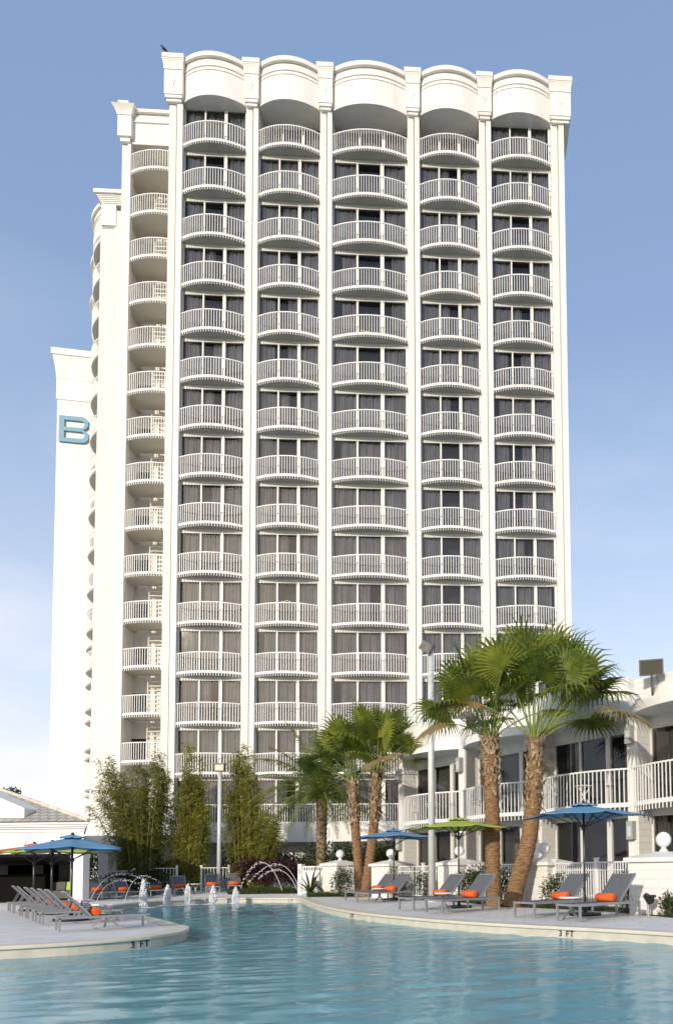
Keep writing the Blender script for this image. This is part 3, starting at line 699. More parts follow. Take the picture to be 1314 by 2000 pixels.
for i in range(nb):
    x0 = i * PITCHW; xa_ = x0 + PWD; ww = PITCHW - PWD
    b = MB(); b.box(x0, xa_, 0, 1.4, 0, z_u + .35); pr = b.build('pier', M['stucco'], wing)
    b = MB(); b.box(xa_ - .0, xa_ + .03, .03, REC, 0, z_u + .3); b.box(x0 - .03, x0, .03, REC, 0, z_u + .3); b.build('block_cheek', M['blockwing'], pr)
    # windows: lower and upper
    for zz, zh in ((0.12, z_l - .12), (fl2 + .02, z_u - fl2 - .02)):
        window(wing, round(ww - .06, 3), round(zh, 3), 0 if i != 2 else 3, (xa_ + .03, REC, zz), 'glassdark')
    MB().box(xa_, x0 + PITCHW, REC - .02, REC + .3, z_l, fl2 - .0).build('lintel', M['stucco'], wing); MB().box(xa_, x0 + PITCHW, REC - .02, REC + .3, z_u, z_u + .5).build('lintel', M['stucco'], wing)
    balcony(wing, round(ww + .2, 3), .50, (x0 + PWD - .1, -.02, rt), back=REC)
    # roof overhang: curved slab with curved parapet
    zo = z_u + .30
    n = 26; b = MB(); pts = arc(ww + PWD * .7, .62, n, 0, 0)
    b.prism(pts + [(ww + PWD * .7, 1.3), (0, 1.3)], zo, zo + .22); b.build('roof_slab', M['trim'], wing, loc=(x0 + PWD * .65, 0, 0))
    b = MB(); pts = arc(ww + PWD * .6, .53, n, 0, 0)
    b.prism(pts + [(ww + PWD * .6, .3), (0, .3)], zo + .22, zo + .22 + (.98 if i in (0, 2) else .10)); b.build('parapet_panel', M['stucco'], wing, loc=(x0 + PWD * .7, .01, 0))
b = MB(); b.box(nb * PITCHW, nb * PITCHW + PWD, 0, 1.4, 0, z_u + .35); b.build('pier', M['stucco'], wing)
b = MB(); b.box(-.2, nb * PITCHW + .3, 1.75, 8, 0, z_u + 1.9); b.build('core', M['blockwing'], wing)
b = MB(); b.box(-.3, nb * PITCHW + .3, 1.35, 1.74, z_u + .3, z_u + 1.75); b.build('roof_wall', M['blockwing'], wing)
for X, zc3 in ((0.0, 0), (PITCHW, 0), (3 * PITCHW, 0)):
    for zz in (z_l - .55, z_u - .35):
        q = Wo + wd * (X + PWD * .55) - WN * .0; q = q.copy(); q.z = zz
        lab = {0: 'beside the tower', 1: 'left of the tall palms', 3: 'right of the palms'}[round(X / PITCHW)]
        o = empty('wall_light', q, wa, 'grey rectangular wall light on the %s floor pier %s' % ('ground' if zz < 3 else 'upper', lab), 'wall light', 'grey wall lights on the wing piers')
        b = MB(); b.box(-.12, .12, -.20, -.002, -.28, .28); b.build('housing', M['grey'], o)
        b = MB(); b.box(-.06, .06, -.215, -.2, -.2, .12); b.build('diffuser', M['galv'], o)

# balcony chairs and tables upstairs
def cafe_chair(loc, rz, label):
    t = empty('balcony_chair', loc, rz, label, 'chair', 'chairs on the wing balconies')
    b = MB(); b.box(-.22, .22, -.22, .22, .42, .45); b.build('seat', M['black'], t)
    b = MB()
    for q in range(5): b.bar((-.16 + q * .08, .21, .45), (-.16 + q * .08, .26, .85), .02)
    b.bar((-.2, .26, .86), (.2, .26, .86), .035); b.build('backrest', M['black'], t)
    for sx_ in (-.2, .2):
        for sy in (-.2, .2): b = MB(); b.bar((sx_, sy, .43), (sx_ * 1.1, sy * 1.1, 0), .028); b.build('leg', M['black'], t)
    return t
def cafe_table(loc, label):
    t = empty('balcony_table', loc, 0, label, 'table', 'small tables on the wing balconies')
    b = MB(); b.lathe([(.3, .70), (.3, .725)], n=20); b.build('table_top', M['white'], t)
    b = MB(); b.bar((-.22, 0, .02), (.2, 0, .7), .025); b.bar((.22, 0, .02), (-.2, 0, .7), .025); b.bar((0, -.22, .02), (0, .2, .7), .025); b.build('table_base', M['white'], t)
    return t
for i, nm in ((0, 'far left'), (1, 'palm screened'), (2, 'middle'), (3, 'right hand')):
    base = Wo + wd * (i * PITCHW + PWD + 1.1) - WN * (-.05); base.z = fl2 + .01
    cafe_chair(base, wa + .3, 'dark slatted chair on the %s upper balcony of the wing' % nm)
    q = base + wd * .9; cafe_table(q, 'small white round table on the %s upper balcony of the wing' % nm)

# floodlights on the wing roof
def floodlight(pos, yaw, tilt, label, sc=1.0):
    t = empty('floodlight', pos, yaw, label, 'floodlight', 'floodlights on the wing roof'); t.scale = (sc,) * 3
    b = MB(); b.bar((0, .55, -.75), (0, 0, -.15), .07); b.tube([(.1, .1, -.1), (.2, .3, -.35), (.05, .5, -.6)], .012, 5); b.build('bracket', M['housing'], t)
    h = D.objects.new('housing', mesh_of(MB().add([(-.36,-.02,-.2),(.36,-.02,-.2),(.36,-.02,.26),(-.36,-.02,.26),(-.30,.34,-.12),(.30,.34,-.12),(.30,.34,.18),(-.30,.34,.18)],
        [(4,7,6,5),(0,1,5,4),(1,2,6,5),(2,3,7,6),(3,0,4,7)]).box(-.38, .38, -.05, -.02, -.22, -.17).box(-.38, .38, -.05, -.02, .24, .29).box(-.38, -.33, -.05, -.02, -.17, .24).box(.33, .38, -.05, -.02, -.17, .24), 'housing', M['housing']))
    C.objects.link(h); h.parent = t; h.rotation_euler = (tilt, 0, 0)
    b = MB(); b.quad((-.33, -.03, -.17), (.33, -.03, -.17), (.33, -.03, .24), (-.33, -.03, .24))
    l = b.build('lens', D.materials.get('flood_lens') or mat('flood_lens', (.07, .062, .04), .25), h)
    return t
p1 = atY(1271, 1306, 23.2); floodlight(p1, R(-12), R(14), 'brown floodlight on the wing roof at the right edge above the curved overhang', 1.0)
p2 = atY(916, 1407, 29.5); floodlight(p2, R(62), R(52), 'brown floodlight tipped down on the wing roof beside the left tall palm', .95)

# ------------------------------------------------------------ lamp poles
def lamp_pole(px, pybase, pytop, Y, rad, label, head):
    q = atY(px, 1700, Y); z0 = zg(Y); t = empty('lamp_pole', (q.x, q.y, z0), 0, label, 'lamp pole'); h = atY(px, pytop, Y)[2] - z0
    b = MB(); b.tube([(0, 0, 0), (0, 0, h)], [rad * 1.1, rad * .85], 14); b.build('pole', M['galv'] , t, smooth=True)
    b = MB(); b.lathe([(rad * 2, 0), (rad * 2, .05), (rad * 1.3, .12)], n=14); b.build('pole_base', M['galv'], t)
    hd = MB()
    if head == 'box': hd.box(-.24, .24, -.12, .12, h, h + .36); hd.box(-.27, .27, -.15, .15, h + .36, h + .40)
    else: hd.add([(-.42,-.1,h-.1),(-.05,-.25,h-.35),(.1,-.25,h-.05),(-.25,-.1,h+.2),(-.3,.25,h+.0),(.05,.1,h-.2),(.2,.1,h+.05),(-.15,.25,h+.25)], [(0,1,2,3),(7,6,5,4),(0,4,5,1),(1,5,6,2),(2,6,7,3),(3,7,4,0)])
    ho = hd.build('lamp_head', M['housing'], t)
    l = MB()
    if head == 'box': l.quad((-.2, -.125, h + .05), (.2, -.125, h + .05), (.2, -.125, h + .32), (-.2, -.125, h + .32)); l.build('lens', M['globe'] if 0 else mat('lamp_lens', (.5, .5, .42), .2), ho)
    return t
lamp_pole(843, 0, 1262, 25.5, .115, 'tall pale lamp pole rising between the umbrellas in front of the wing', 'flood')
lamp_pole(428, 0, 1507, 36.0, .10, 'slim grey lamp pole with box head between two bamboo clumps', 'box')

# ------------------------------------------------------------ pillars with globes, white fence
PIL = [(1296, 17.5, 1.2), (1062, 22.6, 1.1), (897, 27.0, 1.1), (763, 30.2, 1.1), (664, 33.0, 1.1)]
GLY = [1640, 1657, 1662, 1667, 1668]
names = ['nearest block pillar at the right edge', 'block pillar just right of the leaning tall palm', 'block pillar behind the lime umbrella pole', 'block pillar behind the far blue umbrella', 'farthest block pillar by the white gate']
wang = wa
ppos = []
for (px, Y, wd_), gy, nm in zip(PIL, GLY, names):
    q = atY(px, 1700, Y); z0 = zg(Y); q.z = z0; ppos.append(q.copy())
    gz = atY(px, gy, Y)[2]; top = gz - .30
    ang = wang + .12
    t = empty('pillar', q, ang, 'white ' + nm, 'pillar', 'white block pillars along the pool fence')
    hw = wd_ / 2
    b = MB(); b.box(-hw, hw, -hw, hw, 0, top - z0 - .22); b.build('shaft', M['blockwing'], t)
    b = MB(); e = hw + .09; zz = top - z0 - .22
    b.box(-e, e, -e, e, zz, zz + .10)
    b.add([(-e,-e,zz+.10),(e,-e,zz+.10),(e,e,zz+.10),(-e,e,zz+.10),(-.14,-.14,zz+.24),(.14,-.14,zz+.24),(.14,.14,zz+.24),(-.14,.14,zz+.24)],[(0,1,5,4),(1,2,6,5),(2,3,7,6),(3,0,4,7),(4,5,6,7)])
    b.build('cap', M['stucco'], t)
    r_ = .185
    gl_ = empty('globe_lamp', (q.x, q.y, gz - r_ - .1), 0, 'white globe lamp on the ' + nm, 'globe lamp', 'globe lamps on the pillars')
    b = MB(); b.lathe([(.10, -.01), (.10, .04), (.06, .07), (.06, .12)], n=16); b.build('socket', M['stucco'], gl_)
    b = MB(); b.lathe([(max(.02, r_ * math.sin(math.pi * k / 14)), r_ + .10 - r_ * math.cos(math.pi * k / 14)) for k in range(15)], n=24); b.build('globe', M['globe'], gl_, smooth=True)
def fence_run(a, c, h, label, pitch=.115, mid=True, posts=True, m='rail', name='picket_fence', z0=None):
    d = Vector((c.x - a.x, c.y - a.y, 0)); L = d.length; ang = math.atan2(d.y, d.x); z = zg((a.y + c.y) / 2) if z0 is None else z0
    t = empty(name, (a.x, a.y, z), ang, label, 'fence', 'fence sections round the pool')
    b = MB(); b.box(0, L, -.02, .02, h - .04, h); b.box(0, L, -.02, .02, .09, .13)
    if mid: b.box(0, L, -.02, .02, h - .24, h - .21)
    k = max(2, int(L / pitch))
    for i in range(k + 1): x_ = L * i / k; b.box(x_ - .013, x_ + .013, -.013, .013, .10, h)
    b.build('panel', M[m], t)
    if posts:
        n = max(1, round(L / 1.9))
        for i in range(n + 1):
            x_ = L * i / n; q = MB(); q.box(x_ - .05, x_ + .05, -.05, .05, 0, h + .08); q.box(x_ - .065, x_ + .065, -.065, .065, h + .08, h + .11); q.build('post', M[m], t)
    return t
sec = ['white picket fence and gate behind the two nearest right loungers', 'white picket fence section behind the twin tall palm trunks', 'white picket fence section left of the tall pale lamp pole', 'white picket fence section behind the far twin palms']
for i in range(4):
    a, c = ppos[i + 1], ppos[i]; d = (c - a).normalized(); d.z = 0
    fence_run(a + d * .6, c - d * .6, 1.26, sec[i])
a = ppos[0]; c = a + (ppos[0] - ppos[1]).normalized() * 9; fence_run(a + (c - a).normalized() * .5, c, 1.26, 'white picket fence running out past the right edge pillar')
# white panelled gate by the farthest pillar, with its post
ga = atY(589, 1700, 34.0); gb = ppos[4].copy()
gt = empty('gate', (ga.x, ga.y, zg(33.5)), math.atan2(gb.y - ga.y, gb.x - ga.x), 'solid white gate panel with a slotted top beside the feather palm', 'gate')
Lg = (Vector((gb.x - ga.x, gb.y - ga.y))).length - .5
b = MB(); b.box(.1, Lg, -.03, .03, .05, 1.12); b.box(.1, Lg, -.04, .04, 1.26, 1.32)
for i in range(12): x_ = .12 + (Lg - .14) * i / 11; b.box(x_ - .03, x_ + .03, -.02, .02, 1.12, 1.26)
b.build('gate_panel', M['trim'], gt)
b = MB(); b.box(-.12, .1, -.12, .12, 0, 1.42); b.build('gate_post', M['trim'], gt)
b = MB(); b.box(-.05, .03, -.135, -.12, .95, 1.2); b.build('latch', M['grey'], gt)

# ------------------------------------------------------------ palms
def quadleaf(b, p, d, n, L, w):
    """narrow pointed leaflet of two bent segments"""
    side = d.cross(n).normalized() * w / 2
    m1 = p + d * L * .5 + n * 0; d2 = (d + Vector((0, 0, -.9 * 0))).normalized()
    b.add([p - side * .5, p + side * .5, m1 + side, m1 - side, p + d * L], [(0, 1, 2, 3), (3, 2, 4)])
def fan(b, base, axis, up, size, droop, rnd):
    """fan blade: ~34 leaflets fused near the hub, free and drooping at the tips"""
    axis = axis.normalized(); side = axis.cross(up).normalized(); up = side.cross(axis).normalized(); n = 28
    prev = None
    for i in range(n):
        a = R(-125 + 250 * i / (n - 1)); ln = size * (1 - .25 * abs(a) / 2.2) * (1 + rnd.uniform(-.08, .08))
        d = (axis * math.cos(a) + side * math.sin(a) + up * (.22 * math.cos(a) - .1)).normalized()
        p1 = base + d * ln * .50; d1 = (d + Vector((0, 0, -droop * .3))).normalized(); p2 = p1 + d1 * ln * .28
        d2 = (d1 + Vector((rnd.uniform(-.1, .1), rnd.uniform(-.1, .1), -droop * rnd.uniform(.9, 1.8)))).normalized(); p3 = p2 + d2 * ln * .30
        s = (side * math.cos(a) - axis * math.sin(a)).normalized(); wd1 = ln * .50 * R(250 / n) * .62
        fold = up * (wd1 * .45)
        b.add([base, p1 - s * wd1, p1 + fold, p1 + s * wd1, p2 - s * wd1 * .42, p2 + fold * .4, p2 + s * wd1 * .42, p3],
              [(0, 1, 2), (0, 2, 3), (1, 4, 5, 2), (2, 5, 6, 3), (4, 7, 5), (5, 7, 6)])
def fan_palm(name_label, path, r0, r1, fronds, size, stalkL, seed, husk=.33, lean=(0, 0), upb=0.0):
    rnd = random.Random(seed); base = path[0]; t = empty('fan_palm', base, 0, name_label, 'palm tree')
    P = [p - base for p in path]
    pts = []; rs = []; n = 46
    for i in range(n + 1):
        u = i / n * (len(P) - 1); k = min(int(u), len(P) - 2); f_ = u - k
        p0, p1, p2, p3 = P[max(k-1,0)], P[k], P[k+1], P[min(k+2,len(P)-1)]
        q = .5 * ((2*p1) + (p2-p0)*f_ + (2*p0-5*p1+4*p2-p3)*f_**2 + (3*p1-p0-3*p2+p3)*f_**3)
        v = i / n; rr_ = r0 * (1 + .45 * max(0, 1 - v * 9) ** 2) * (1 - v) + r1 * v
        pts.append(q); rs.append(rr_ * (1 + (.03 if i % 2 else -.03)))
    b = MB(); b.tube(pts, rs, 16); b.build('trunk', M['trunk'], t, smooth=True)
    # old leaf bases round the upper trunk
    h = MB(); k0 = int(n * (1 - husk))
    for i in range(k0, n + 1):
        for j in range(9):
            a = rnd.uniform(0, 6.28); rr_ = rs[i] * rnd.uniform(.85, 1.0); p = pts[i] + Vector((math.cos(a) * rr_, math.sin(a) * rr_, rnd.uniform(-.05, .05)))
            out = Vector((math.cos(a), math.sin(a), 0)); s = Vector((-math.sin(a), math.cos(a), 0)); L = rnd.uniform(.14, .42); w_ = rnd.uniform(.03, .085)
            tip = p + out * L * rnd.uniform(.2, .7) + Vector((0, 0, L * rnd.choice([.9, .7, -.6])))
            h.add([p - s * w_, p + s * w_, tip + s * w_ * .35, tip - s * w_ * .35, p + out * .03], [(0, 1, 2, 3), (0, 3, 4), (1, 4, 2)])
    h.build('husk', M['husk'], t)
    top = pts[-1]; cr = MB(); st = MB(); cr2 = MB()
    for i in range(fronds):
        v = (i + .5) / fronds; az = i * 2.39996 + rnd.uniform(-.25, .25)
        el = R(88 - 48 * v ** 1.2 + rnd.uniform(-8, 8) + upb)
        d = Vector((math.cos(az) * math.cos(el), math.sin(az) * math.cos(el), math.sin(el))) + Vector((lean[0], lean[1], 0)) * .35
        d.normalize(); L = stalkL * rnd.uniform(.82, 1.12) * (1 - .25 * max(0, .3 - v)); sag = .12 + .38 * v
        q = [top + Vector((math.cos(az), math.sin(az), 0)) * r1 * .6]
        for k in range(1, 6):
            s_ = k / 5; q.append(q[0] + d * L * s_ + Vector((0, 0, -sag * L * s_ * s_ * .6)))
        st.tube(q, [.028, .024, .02, .017, .014, .010], 5)
        ax = (q[-1] - q[-2]).normalized(); ax = (ax + Vector((0, 0, -.15 - .55 * v * rnd.random()))).normalized(); upv = Vector((0, 0, 1)) if abs(ax.z) < .9 else Vector((math.cos(az), math.sin(az), .2))
        upv = (upv + Vector((math.cos(az), math.sin(az), 0)) * rnd.uniform(.1, 1.1) + Vector((rnd.uniform(-.7,.7), rnd.uniform(-.7,.7), 0))).normalized()
        sz = size * rnd.uniform(.82, 1.1)
        if v > .93 and rnd.random() < .35:
            dm_ = MB(); fan(dm_, q[-1], ax, upv, sz, .35 + .5 * v, rnd); dm_.build('dry_frond', M['fandry'], t); continue
        fan(cr2 if rnd.random() < .26 else cr, q[-1], ax, upv, sz, .35 + .5 * v, rnd)
    st.build('leaf_stalks', M['stalk'], t); cr.build('crown', M['fan'], t)
    cr2.build('young_fronds', M['fanlight'], t)
    return t
def path_px(l, Y):
    out = []
    for x_, y_, dY in l: out.append(atY(x_, y_, Y + dY))
    out[0].z = zg(Y); return out
fan_palm('tall fan palm with straight trunk, left of the near pair', path_px([(965,1768,0),(962,1700,0),(961,1600,0),(957,1500,0),(957,1440,0)], 22.0), .23, .21, 23, 1.22, 2.2, 11, lean=(-.30, 0), upb=0)
fan_palm('tall fan palm with a trunk leaning right, near pair beside the right loungers', path_px([(998,1768,0),(1012,1715,0),(1032,1640,0),(1042,1540,0),(1046,1445,0)], 21.6), .26, .22, 27, 1.3, 2.7, 23, lean=(.42, 0), upb=-2)
fan_palm('smaller fan palm with trunk leaning left, left of the far V pair', path_px([(702,1745,0),(699,1680,0),(692,1600,0),(689,1530,0)], 31.2), .20, .175, 21, 1.15, 2.1, 37, lean=(-.5, 0), upb=0)
fan_palm('smaller fan palm with trunk leaning right, right of the far V pair', path_px([(712,1745,0),(722,1680,0),(731,1600,0),(735,1515,0)], 31.0), .21, .18, 24, 1.2, 2.4, 41, lean=(.1, 0), upb=0)
def feather_palm():
    rnd = random.Random(9); pth = path_px([(626,1742,0),(628,1680,0),(628,1610,0),(629,1562,0)], 34.0); base = pth[0]
    t = empty('feather_palm', base, 0, 'feather palm with dark rough trunk and drooping plumes, left of the far fan palms', 'palm tree')
    P = [p - base for p in pth]; H = P[-1].z; b = MB(); pts = []; rs = []
    for i in range(40): v = i / 39; pts.append(Vector((P[-1].x * v, 0, H * v))); rs.append((.20 + .05 * v) * (1 + (.09 if i % 2 else -.06)))
    b.tube(pts, rs, 14); b.build('trunk', M['trunkdark'], t)
    st = MB(); cr = MB(); top = pts[-1]
    for i in range(54):
        v = (i + .5) / 54; az = i * 2.39996; el = R(84 - 66 * v); L = 3.9 * rnd.uniform(.8, 1.05); p = top.copy(); q = [p.copy()]
        d = Vector((math.cos(az) * math.cos(el), math.sin(az) * math.cos(el), math.sin(el))); n = 16
        for k in range(n): d = (d + Vector((0, 0, -.075 - .05 * v))).normalized(); p = p + d * L / n; q.append(p.copy())
        st.tube(q, [.03 * (1 - k / (n + 2)) for k in range(n + 1)], 4)
        for k in range(2, n + 1):
            dd = (q[k] - q[k - 1]).normalized(); s = dd.cross(Vector((0, 0, 1))).normalized(); 
            for f_ in (0, .25, .5, .75):
                pp = q[k - 1].lerp(q[k], f_); ll = .42 * math.sin(math.pi * min(1, (k + f_) / n * .9 + .1)) + .1
                for sg in (-1, 1):
                    ld = (s * sg * .8 + dd * .7 + Vector((0, 0, rnd.uniform(-.65, .15)))).normalized(); ww_ = dd * .013
                    mid = pp + ld * ll * .55; end = pp + ld * ll + Vector((0, 0, -.10))
                    cr.add([pp - ww_, pp + ww_, mid + ww_, mid - ww_, end], [(0, 1, 2, 3), (3, 2, 4)])
    st.build('leaf_stalks', M['stalk'], t); cr.build('crown', M['feather'], t)
feather_palm()

# ------------------------------------------------------------ bamboo
def bamboo(xs, Y, top, label, seed, ncul, spread, m='bamboo', dens=1.0, base_frac=.42, yspread=1.0, shift=0):
    rnd = random.Random(seed); q = atY((xs[0] + xs[1]) / 2, 1700, Y); z0 = zg(Y); base = Vector((q.x, Y, z0))
    t = empty('bamboo_clump', base, 0, label, 'bamboo', 'bamboo clumps in front of the tower')
    half = (xs[1] - xs[0]) / 2 / pxm(Y); st = MB(); cr = MB()
    for i in range(ncul):
        u = rnd.uniform(-1, 1); bx = shift + u * half * base_frac * 1.6; by = rnd.uniform(-.5, .5) * yspread
        pxh = top(((u + 1) / 2)); H = (atY(q.x, pxh, Y)[2] if 0 else EYE + (1703 - pxh) * Y / F) * rnd.uniform(.66, 1.06) - z0
        out = u * half * spread + rnd.uniform(-.25, .25); p = Vector((bx, by, 0)); pts = []; n = 12
        for k in range(n + 1):
            s_ = k / n; pts.append(Vector((bx + (out - shift) * s_ ** 1.8, by + rnd.uniform(-.01, .01) - .3 * s_ ** 2 * rnd.uniform(0, 1), H * s_ - .12 * abs(out) * s_ ** 3)))
        st.tube(pts, [.028 * (1 - .8 * k / n) + .004 for k in range(n + 1)], 4, cap=False)
        nl = int(165 * dens * H / 6)
        for k in range(nl):
            s_ = 1 - (rnd.random() ** 1.25) * .93; j = min(int(s_ * n), n - 1); pp = pts[j].lerp(pts[j + 1], s_ * n - j)
            az = rnd.uniform(0, 6.28); rr_ = rnd.random() ** .8 * (.30 if s_ < .7 else .16); c = pp + Vector((math.cos(az) * rr_, math.sin(az) * rr_, rnd.uniform(-.15, .15)))
            for _ in range(3):
                d = Vector((math.cos(az) + rnd.uniform(-.7, .7), math.sin(az) + rnd.uniform(-.7, .7), rnd.uniform(-.9, .25))).normalized()
                s2 = d.cross(Vector((rnd.uniform(-1, 1), rnd.uniform(-1, 1), 1))).normalized() * rnd.uniform(.014, .024); L = rnd.uniform(.14, .27)
                c2 = c + Vector((rnd.uniform(-.08, .08), rnd.uniform(-.08, .08), rnd.uniform(-.08, .08)))
                cr.add([c2, c2 + d * L * .4 + s2, c2 + d * L, c2 + d * L * .4 - s2], [(0, 1, 2, 3)])
    st.build('stems', M['culm'], t); cr.build('foliage', M[m], t)
def prof1(u): return 1545 - 45 * math.sin(u * 3.1) if u > .45 else 1540 - 30 * u
bamboo((186, 322), 36.6, lambda u: 1500 - 16 * math.sin(u * 9) - 10 * u, 'broad dark bamboo clump behind the water arcs at left', 3, 84, .62, 'bamboo2', 1.0, .27, shift=.45)
bamboo((334, 408), 37.6, lambda u: 1580 - 125 * math.exp(-((u - .52) / .30) ** 2), 'olive bamboo clump left of the slim grey lamp pole', 5, 60, .30, 'bamboo', 1.1, .42)
bamboo((434, 548), 37.2, lambda u: 1600 - 142 * math.exp(-((u - .34) / .26) ** 2), 'olive bamboo clump right of the slim grey lamp pole', 8, 84, .50, 'bamboo', 1.1, .33)

# ------------------------------------------------------------ shrubs and hedges
def shrub(loc, rx, ry, h, label, m, seed, n=1200, leaf=.05, cat='shrub', name='shrub', group=None, long=1.9, stems=4, lobes=5):
    rnd = random.Random(seed); t = empty(name, loc, 0, label, cat, group); cr = MB(); st = MB(); L_b = []
    for i in range(lobes): L_b.append((rnd.uniform(-.6, .6) * rx, rnd.uniform(-.6, .6) * ry, h * rnd.uniform(.35, .8), rnd.uniform(.35, .6)))
    for i in range(stems):
        a = rnd.uniform(0, 6.28); st.tube([(0, 0, 0), (math.cos(a) * rx * .3, math.sin(a) * ry * .3, h * .5), (math.cos(a) * rx * .55, math.sin(a) * ry * .55, h * .85)], [.015, .01, .005], 4)
    for i in range(n):
        lx, ly, lz, lr = rnd.choice(L_b); d = Vector((rnd.gauss(0, 1), rnd.gauss(0, 1), rnd.gauss(0, 1))).normalized() * (rnd.random() ** .35)
        c = Vector((lx + d.x * rx * lr * 1.3, ly + d.y * ry * lr * 1.3, max(.02, lz + d.z * h * lr * .75)))
        dd = (d + Vector((rnd.uniform(-.8, .8), rnd.uniform(-.8, .8), rnd.uniform(-.3, .9)))).normalized(); s = dd.cross(Vector((rnd.uniform(-1, 1), rnd.uniform(-1, 1), rnd.uniform(-1, 1)))).normalized() * leaf * .5
        L = leaf * long * rnd.uniform(.7, 1.2); cr.add([c, c + dd * L * .45 + s, c + dd * L, c + dd * L * .45 - s], [(0, 1, 2, 3)])
    st.build('stems', M['bark'], t); cr.build('foliage', M[m], t); return t
def at_ground(px, Y): q = atY(px, 1700, Y); return (q.x, q.y, zg(Y))
shrub(at_ground(512, 36.2), 1.3, .7, 1.5, 'burgundy leaved shrub behind the right water arcs, left of its pair', 'purple', 1, 2200, .07)
shrub(at_ground(556, 36.2), 1.1, .7, 1.45, 'burgundy leaved shrub behind the right water arcs, beside the gate', 'purple', 2, 2000, .07)
shrub(at_ground(520, 39.5), 2.6, .9, 1.75, 'dark green hedge under the tower behind the burgundy shrubs', 'hedge', 3, 5000, .10, 'hedge', 'hedge', lobes=9)
shrub(at_ground(705, 37.5), 2.9, .9, 2.0, 'dark green hedge behind the far twin palms under the tower band', 'hedge', 4, 5500, .10, 'hedge', 'hedge', lobes=10)
shrub(at_ground(775, 35.5), 1.6, .8, 1.9, 'dark green hedge beside the wing corner behind the far blue umbrella', 'hedge', 14, 3000, .10, 'hedge', 'hedge', lobes=7)
shrub(at_ground(268, 34.8), 1.4, .6, 1.1, 'low dark shrub under the broad bamboo behind the left loungers', 'hedge', 5, 1800, .08)
shrub(at_ground(330, 38.0), 1.6, .6, 1.5, 'dark shrub at the foot of the left bamboo by the tower column', 'hedge', 6, 1800, .08)
shrub(at_ground(672, 30.4), .55, .45, 1.35, 'bushy young shrub against the farthest white pillar', 'shrub', 7, 1500, .045)
shrub(at_ground(783, 28.9), .5, .4, 1.1, 'loose light shrub behind the far blue umbrella loungers', 'shrub', 8, 800, .045)
shrub(at_ground(832, 27.0), .35, .3, 1.0, 'narrow shrub just left of the tall pale lamp pole', 'shrub', 9, 600, .045)
shrub(at_ground(914, 25.4), .6, .45, 1.15, 'leafy shrub behind the lime umbrella loungers', 'shrub', 10, 1400, .045)
shrub(at_ground(987, 23.2), .4, .35, 1.0, 'shrub between the two tall palm trunks and fence', 'shrub', 11, 700, .045)
shrub(at_ground(1087, 20.4), .38, .3, 1.05, 'upright green shrub left of the near blue umbrella pole', 'shrub', 12, 900, .04)
shrub(at_ground(1228, 18.6), .35, .3, .95, 'green shrub behind the backrest of the nearest right lounger', 'shrub', 13, 700, .04)
shrub(at_ground(1312, 16.6), .3, .3, .5, 'low shrub at the foot of the right edge pillar', 'shrub', 16, 500, .04)
def strap_plant(loc, n, L, label, seed, wdt=.06):
    rnd = random.Random(seed); t = empty('strap_leaf_plant', loc, 0, label, 'plant'); b = MB()
    for i in range(n):
        az = rnd.uniform(0, 6.28); el = R(rnd.uniform(35, 80)); p = Vector((0, 0, .03)); d = Vector((math.cos(az) * math.cos(el), math.sin(az) * math.cos(el), math.sin(el))); l = L * rnd.uniform(.7, 1.1); prev = None
        for k in range(7):
            s = d.cross(Vector((0, 0, 1))).normalized() * wdt * math.sin(math.pi * (k + .6) / 7.2); cur = (p - s, p + s)
            if prev: b.quad(prev[0], prev[1], cur[1], cur[0])
            prev = cur; p = p + d * l / 6; d = (d + Vector((0, 0, -.16))).normalized()
    b.build('leaves', M['shrub'], t)
strap_plant(at_ground(606, 32.8), 16, 1.3, 'arching strap leaf plant in front of the white gate', 1)
strap_plant(at_ground(636, 33.0), 18, .9, 'strap leaf plant at the base of the feather palm', 2)
# planting bed along the fence: mulch, low ground cover
bl = [G(1314, 1792) + Vector((1.5, -1.5, 0)), G(1314, 1793), G(1200, 1782), G(1080, 1775), G(1000, 1772), G(900, 1763), G(800, 1755.5), G(700, 1749), G(650, 1747)]
bk = [Vector((p.x + .35, p.y + 1.4, 0)) for p in bl][::-1]
b = MB(); n_ = len(bl)
for i in range(n_ - 1): b.quad(*[Vector((p.x, p.y, min(zg(p.y), .2) + .012)) for p in (bl[i + 1], bl[i], bk[n_ - 1 - i], bk[n_ - 2 - i])])
bed = b.build('planting_bed', M['mulch']); tag(bed, kind='structure'); recalc(bed)
b = MB(); rnd = random.Random(4)
for i in range(9000):
    k = rnd.randrange(n_ - 1); f_ = rnd.random(); g_ = rnd.random(); a = bl[k].lerp(bl[k + 1], f_); c = bk[n_ - 1 - k].lerp(bk[n_ - 2 - k], f_); p = a.lerp(c, g_ * .95 + .02)
    if (math.sin(p.x * 2.1) + math.sin(p.y * 1.7)) < -.2: continue
    p.z = zg(p.y) + .01; az = rnd.uniform(0, 6.28); L = rnd.uniform(.06, .17); d = Vector((math.cos(az) * .6, math.sin(az) * .6, 1)); s = Vector((-math.sin(az), math.cos(az), 0)) * .008
    b.add([p - s, p + s, p + d * L], [(0, 1, 2)])
tag(b.build('ground_cover', M['shrub']), 'low green ground cover in the bed along the white fence', 'ground cover', kind='stuff')
b = MB()
for i in range(7000):
    px = rnd.uniform(445, 590); Y = rnd.uniform(34.4, 35.8); q = atY(px, 1700, Y); p = Vector((q.x, q.y, zg(Y))); az = rnd.uniform(0, 6.28); L = rnd.uniform(.08, .28); d = Vector((math.cos(az) * .5, math.sin(az) * .5, 1)); s = Vector((-math.sin(az), math.cos(az), 0)) * .012
    b.add([p - s, p + s, p + d * L], [(0, 1, 2)])
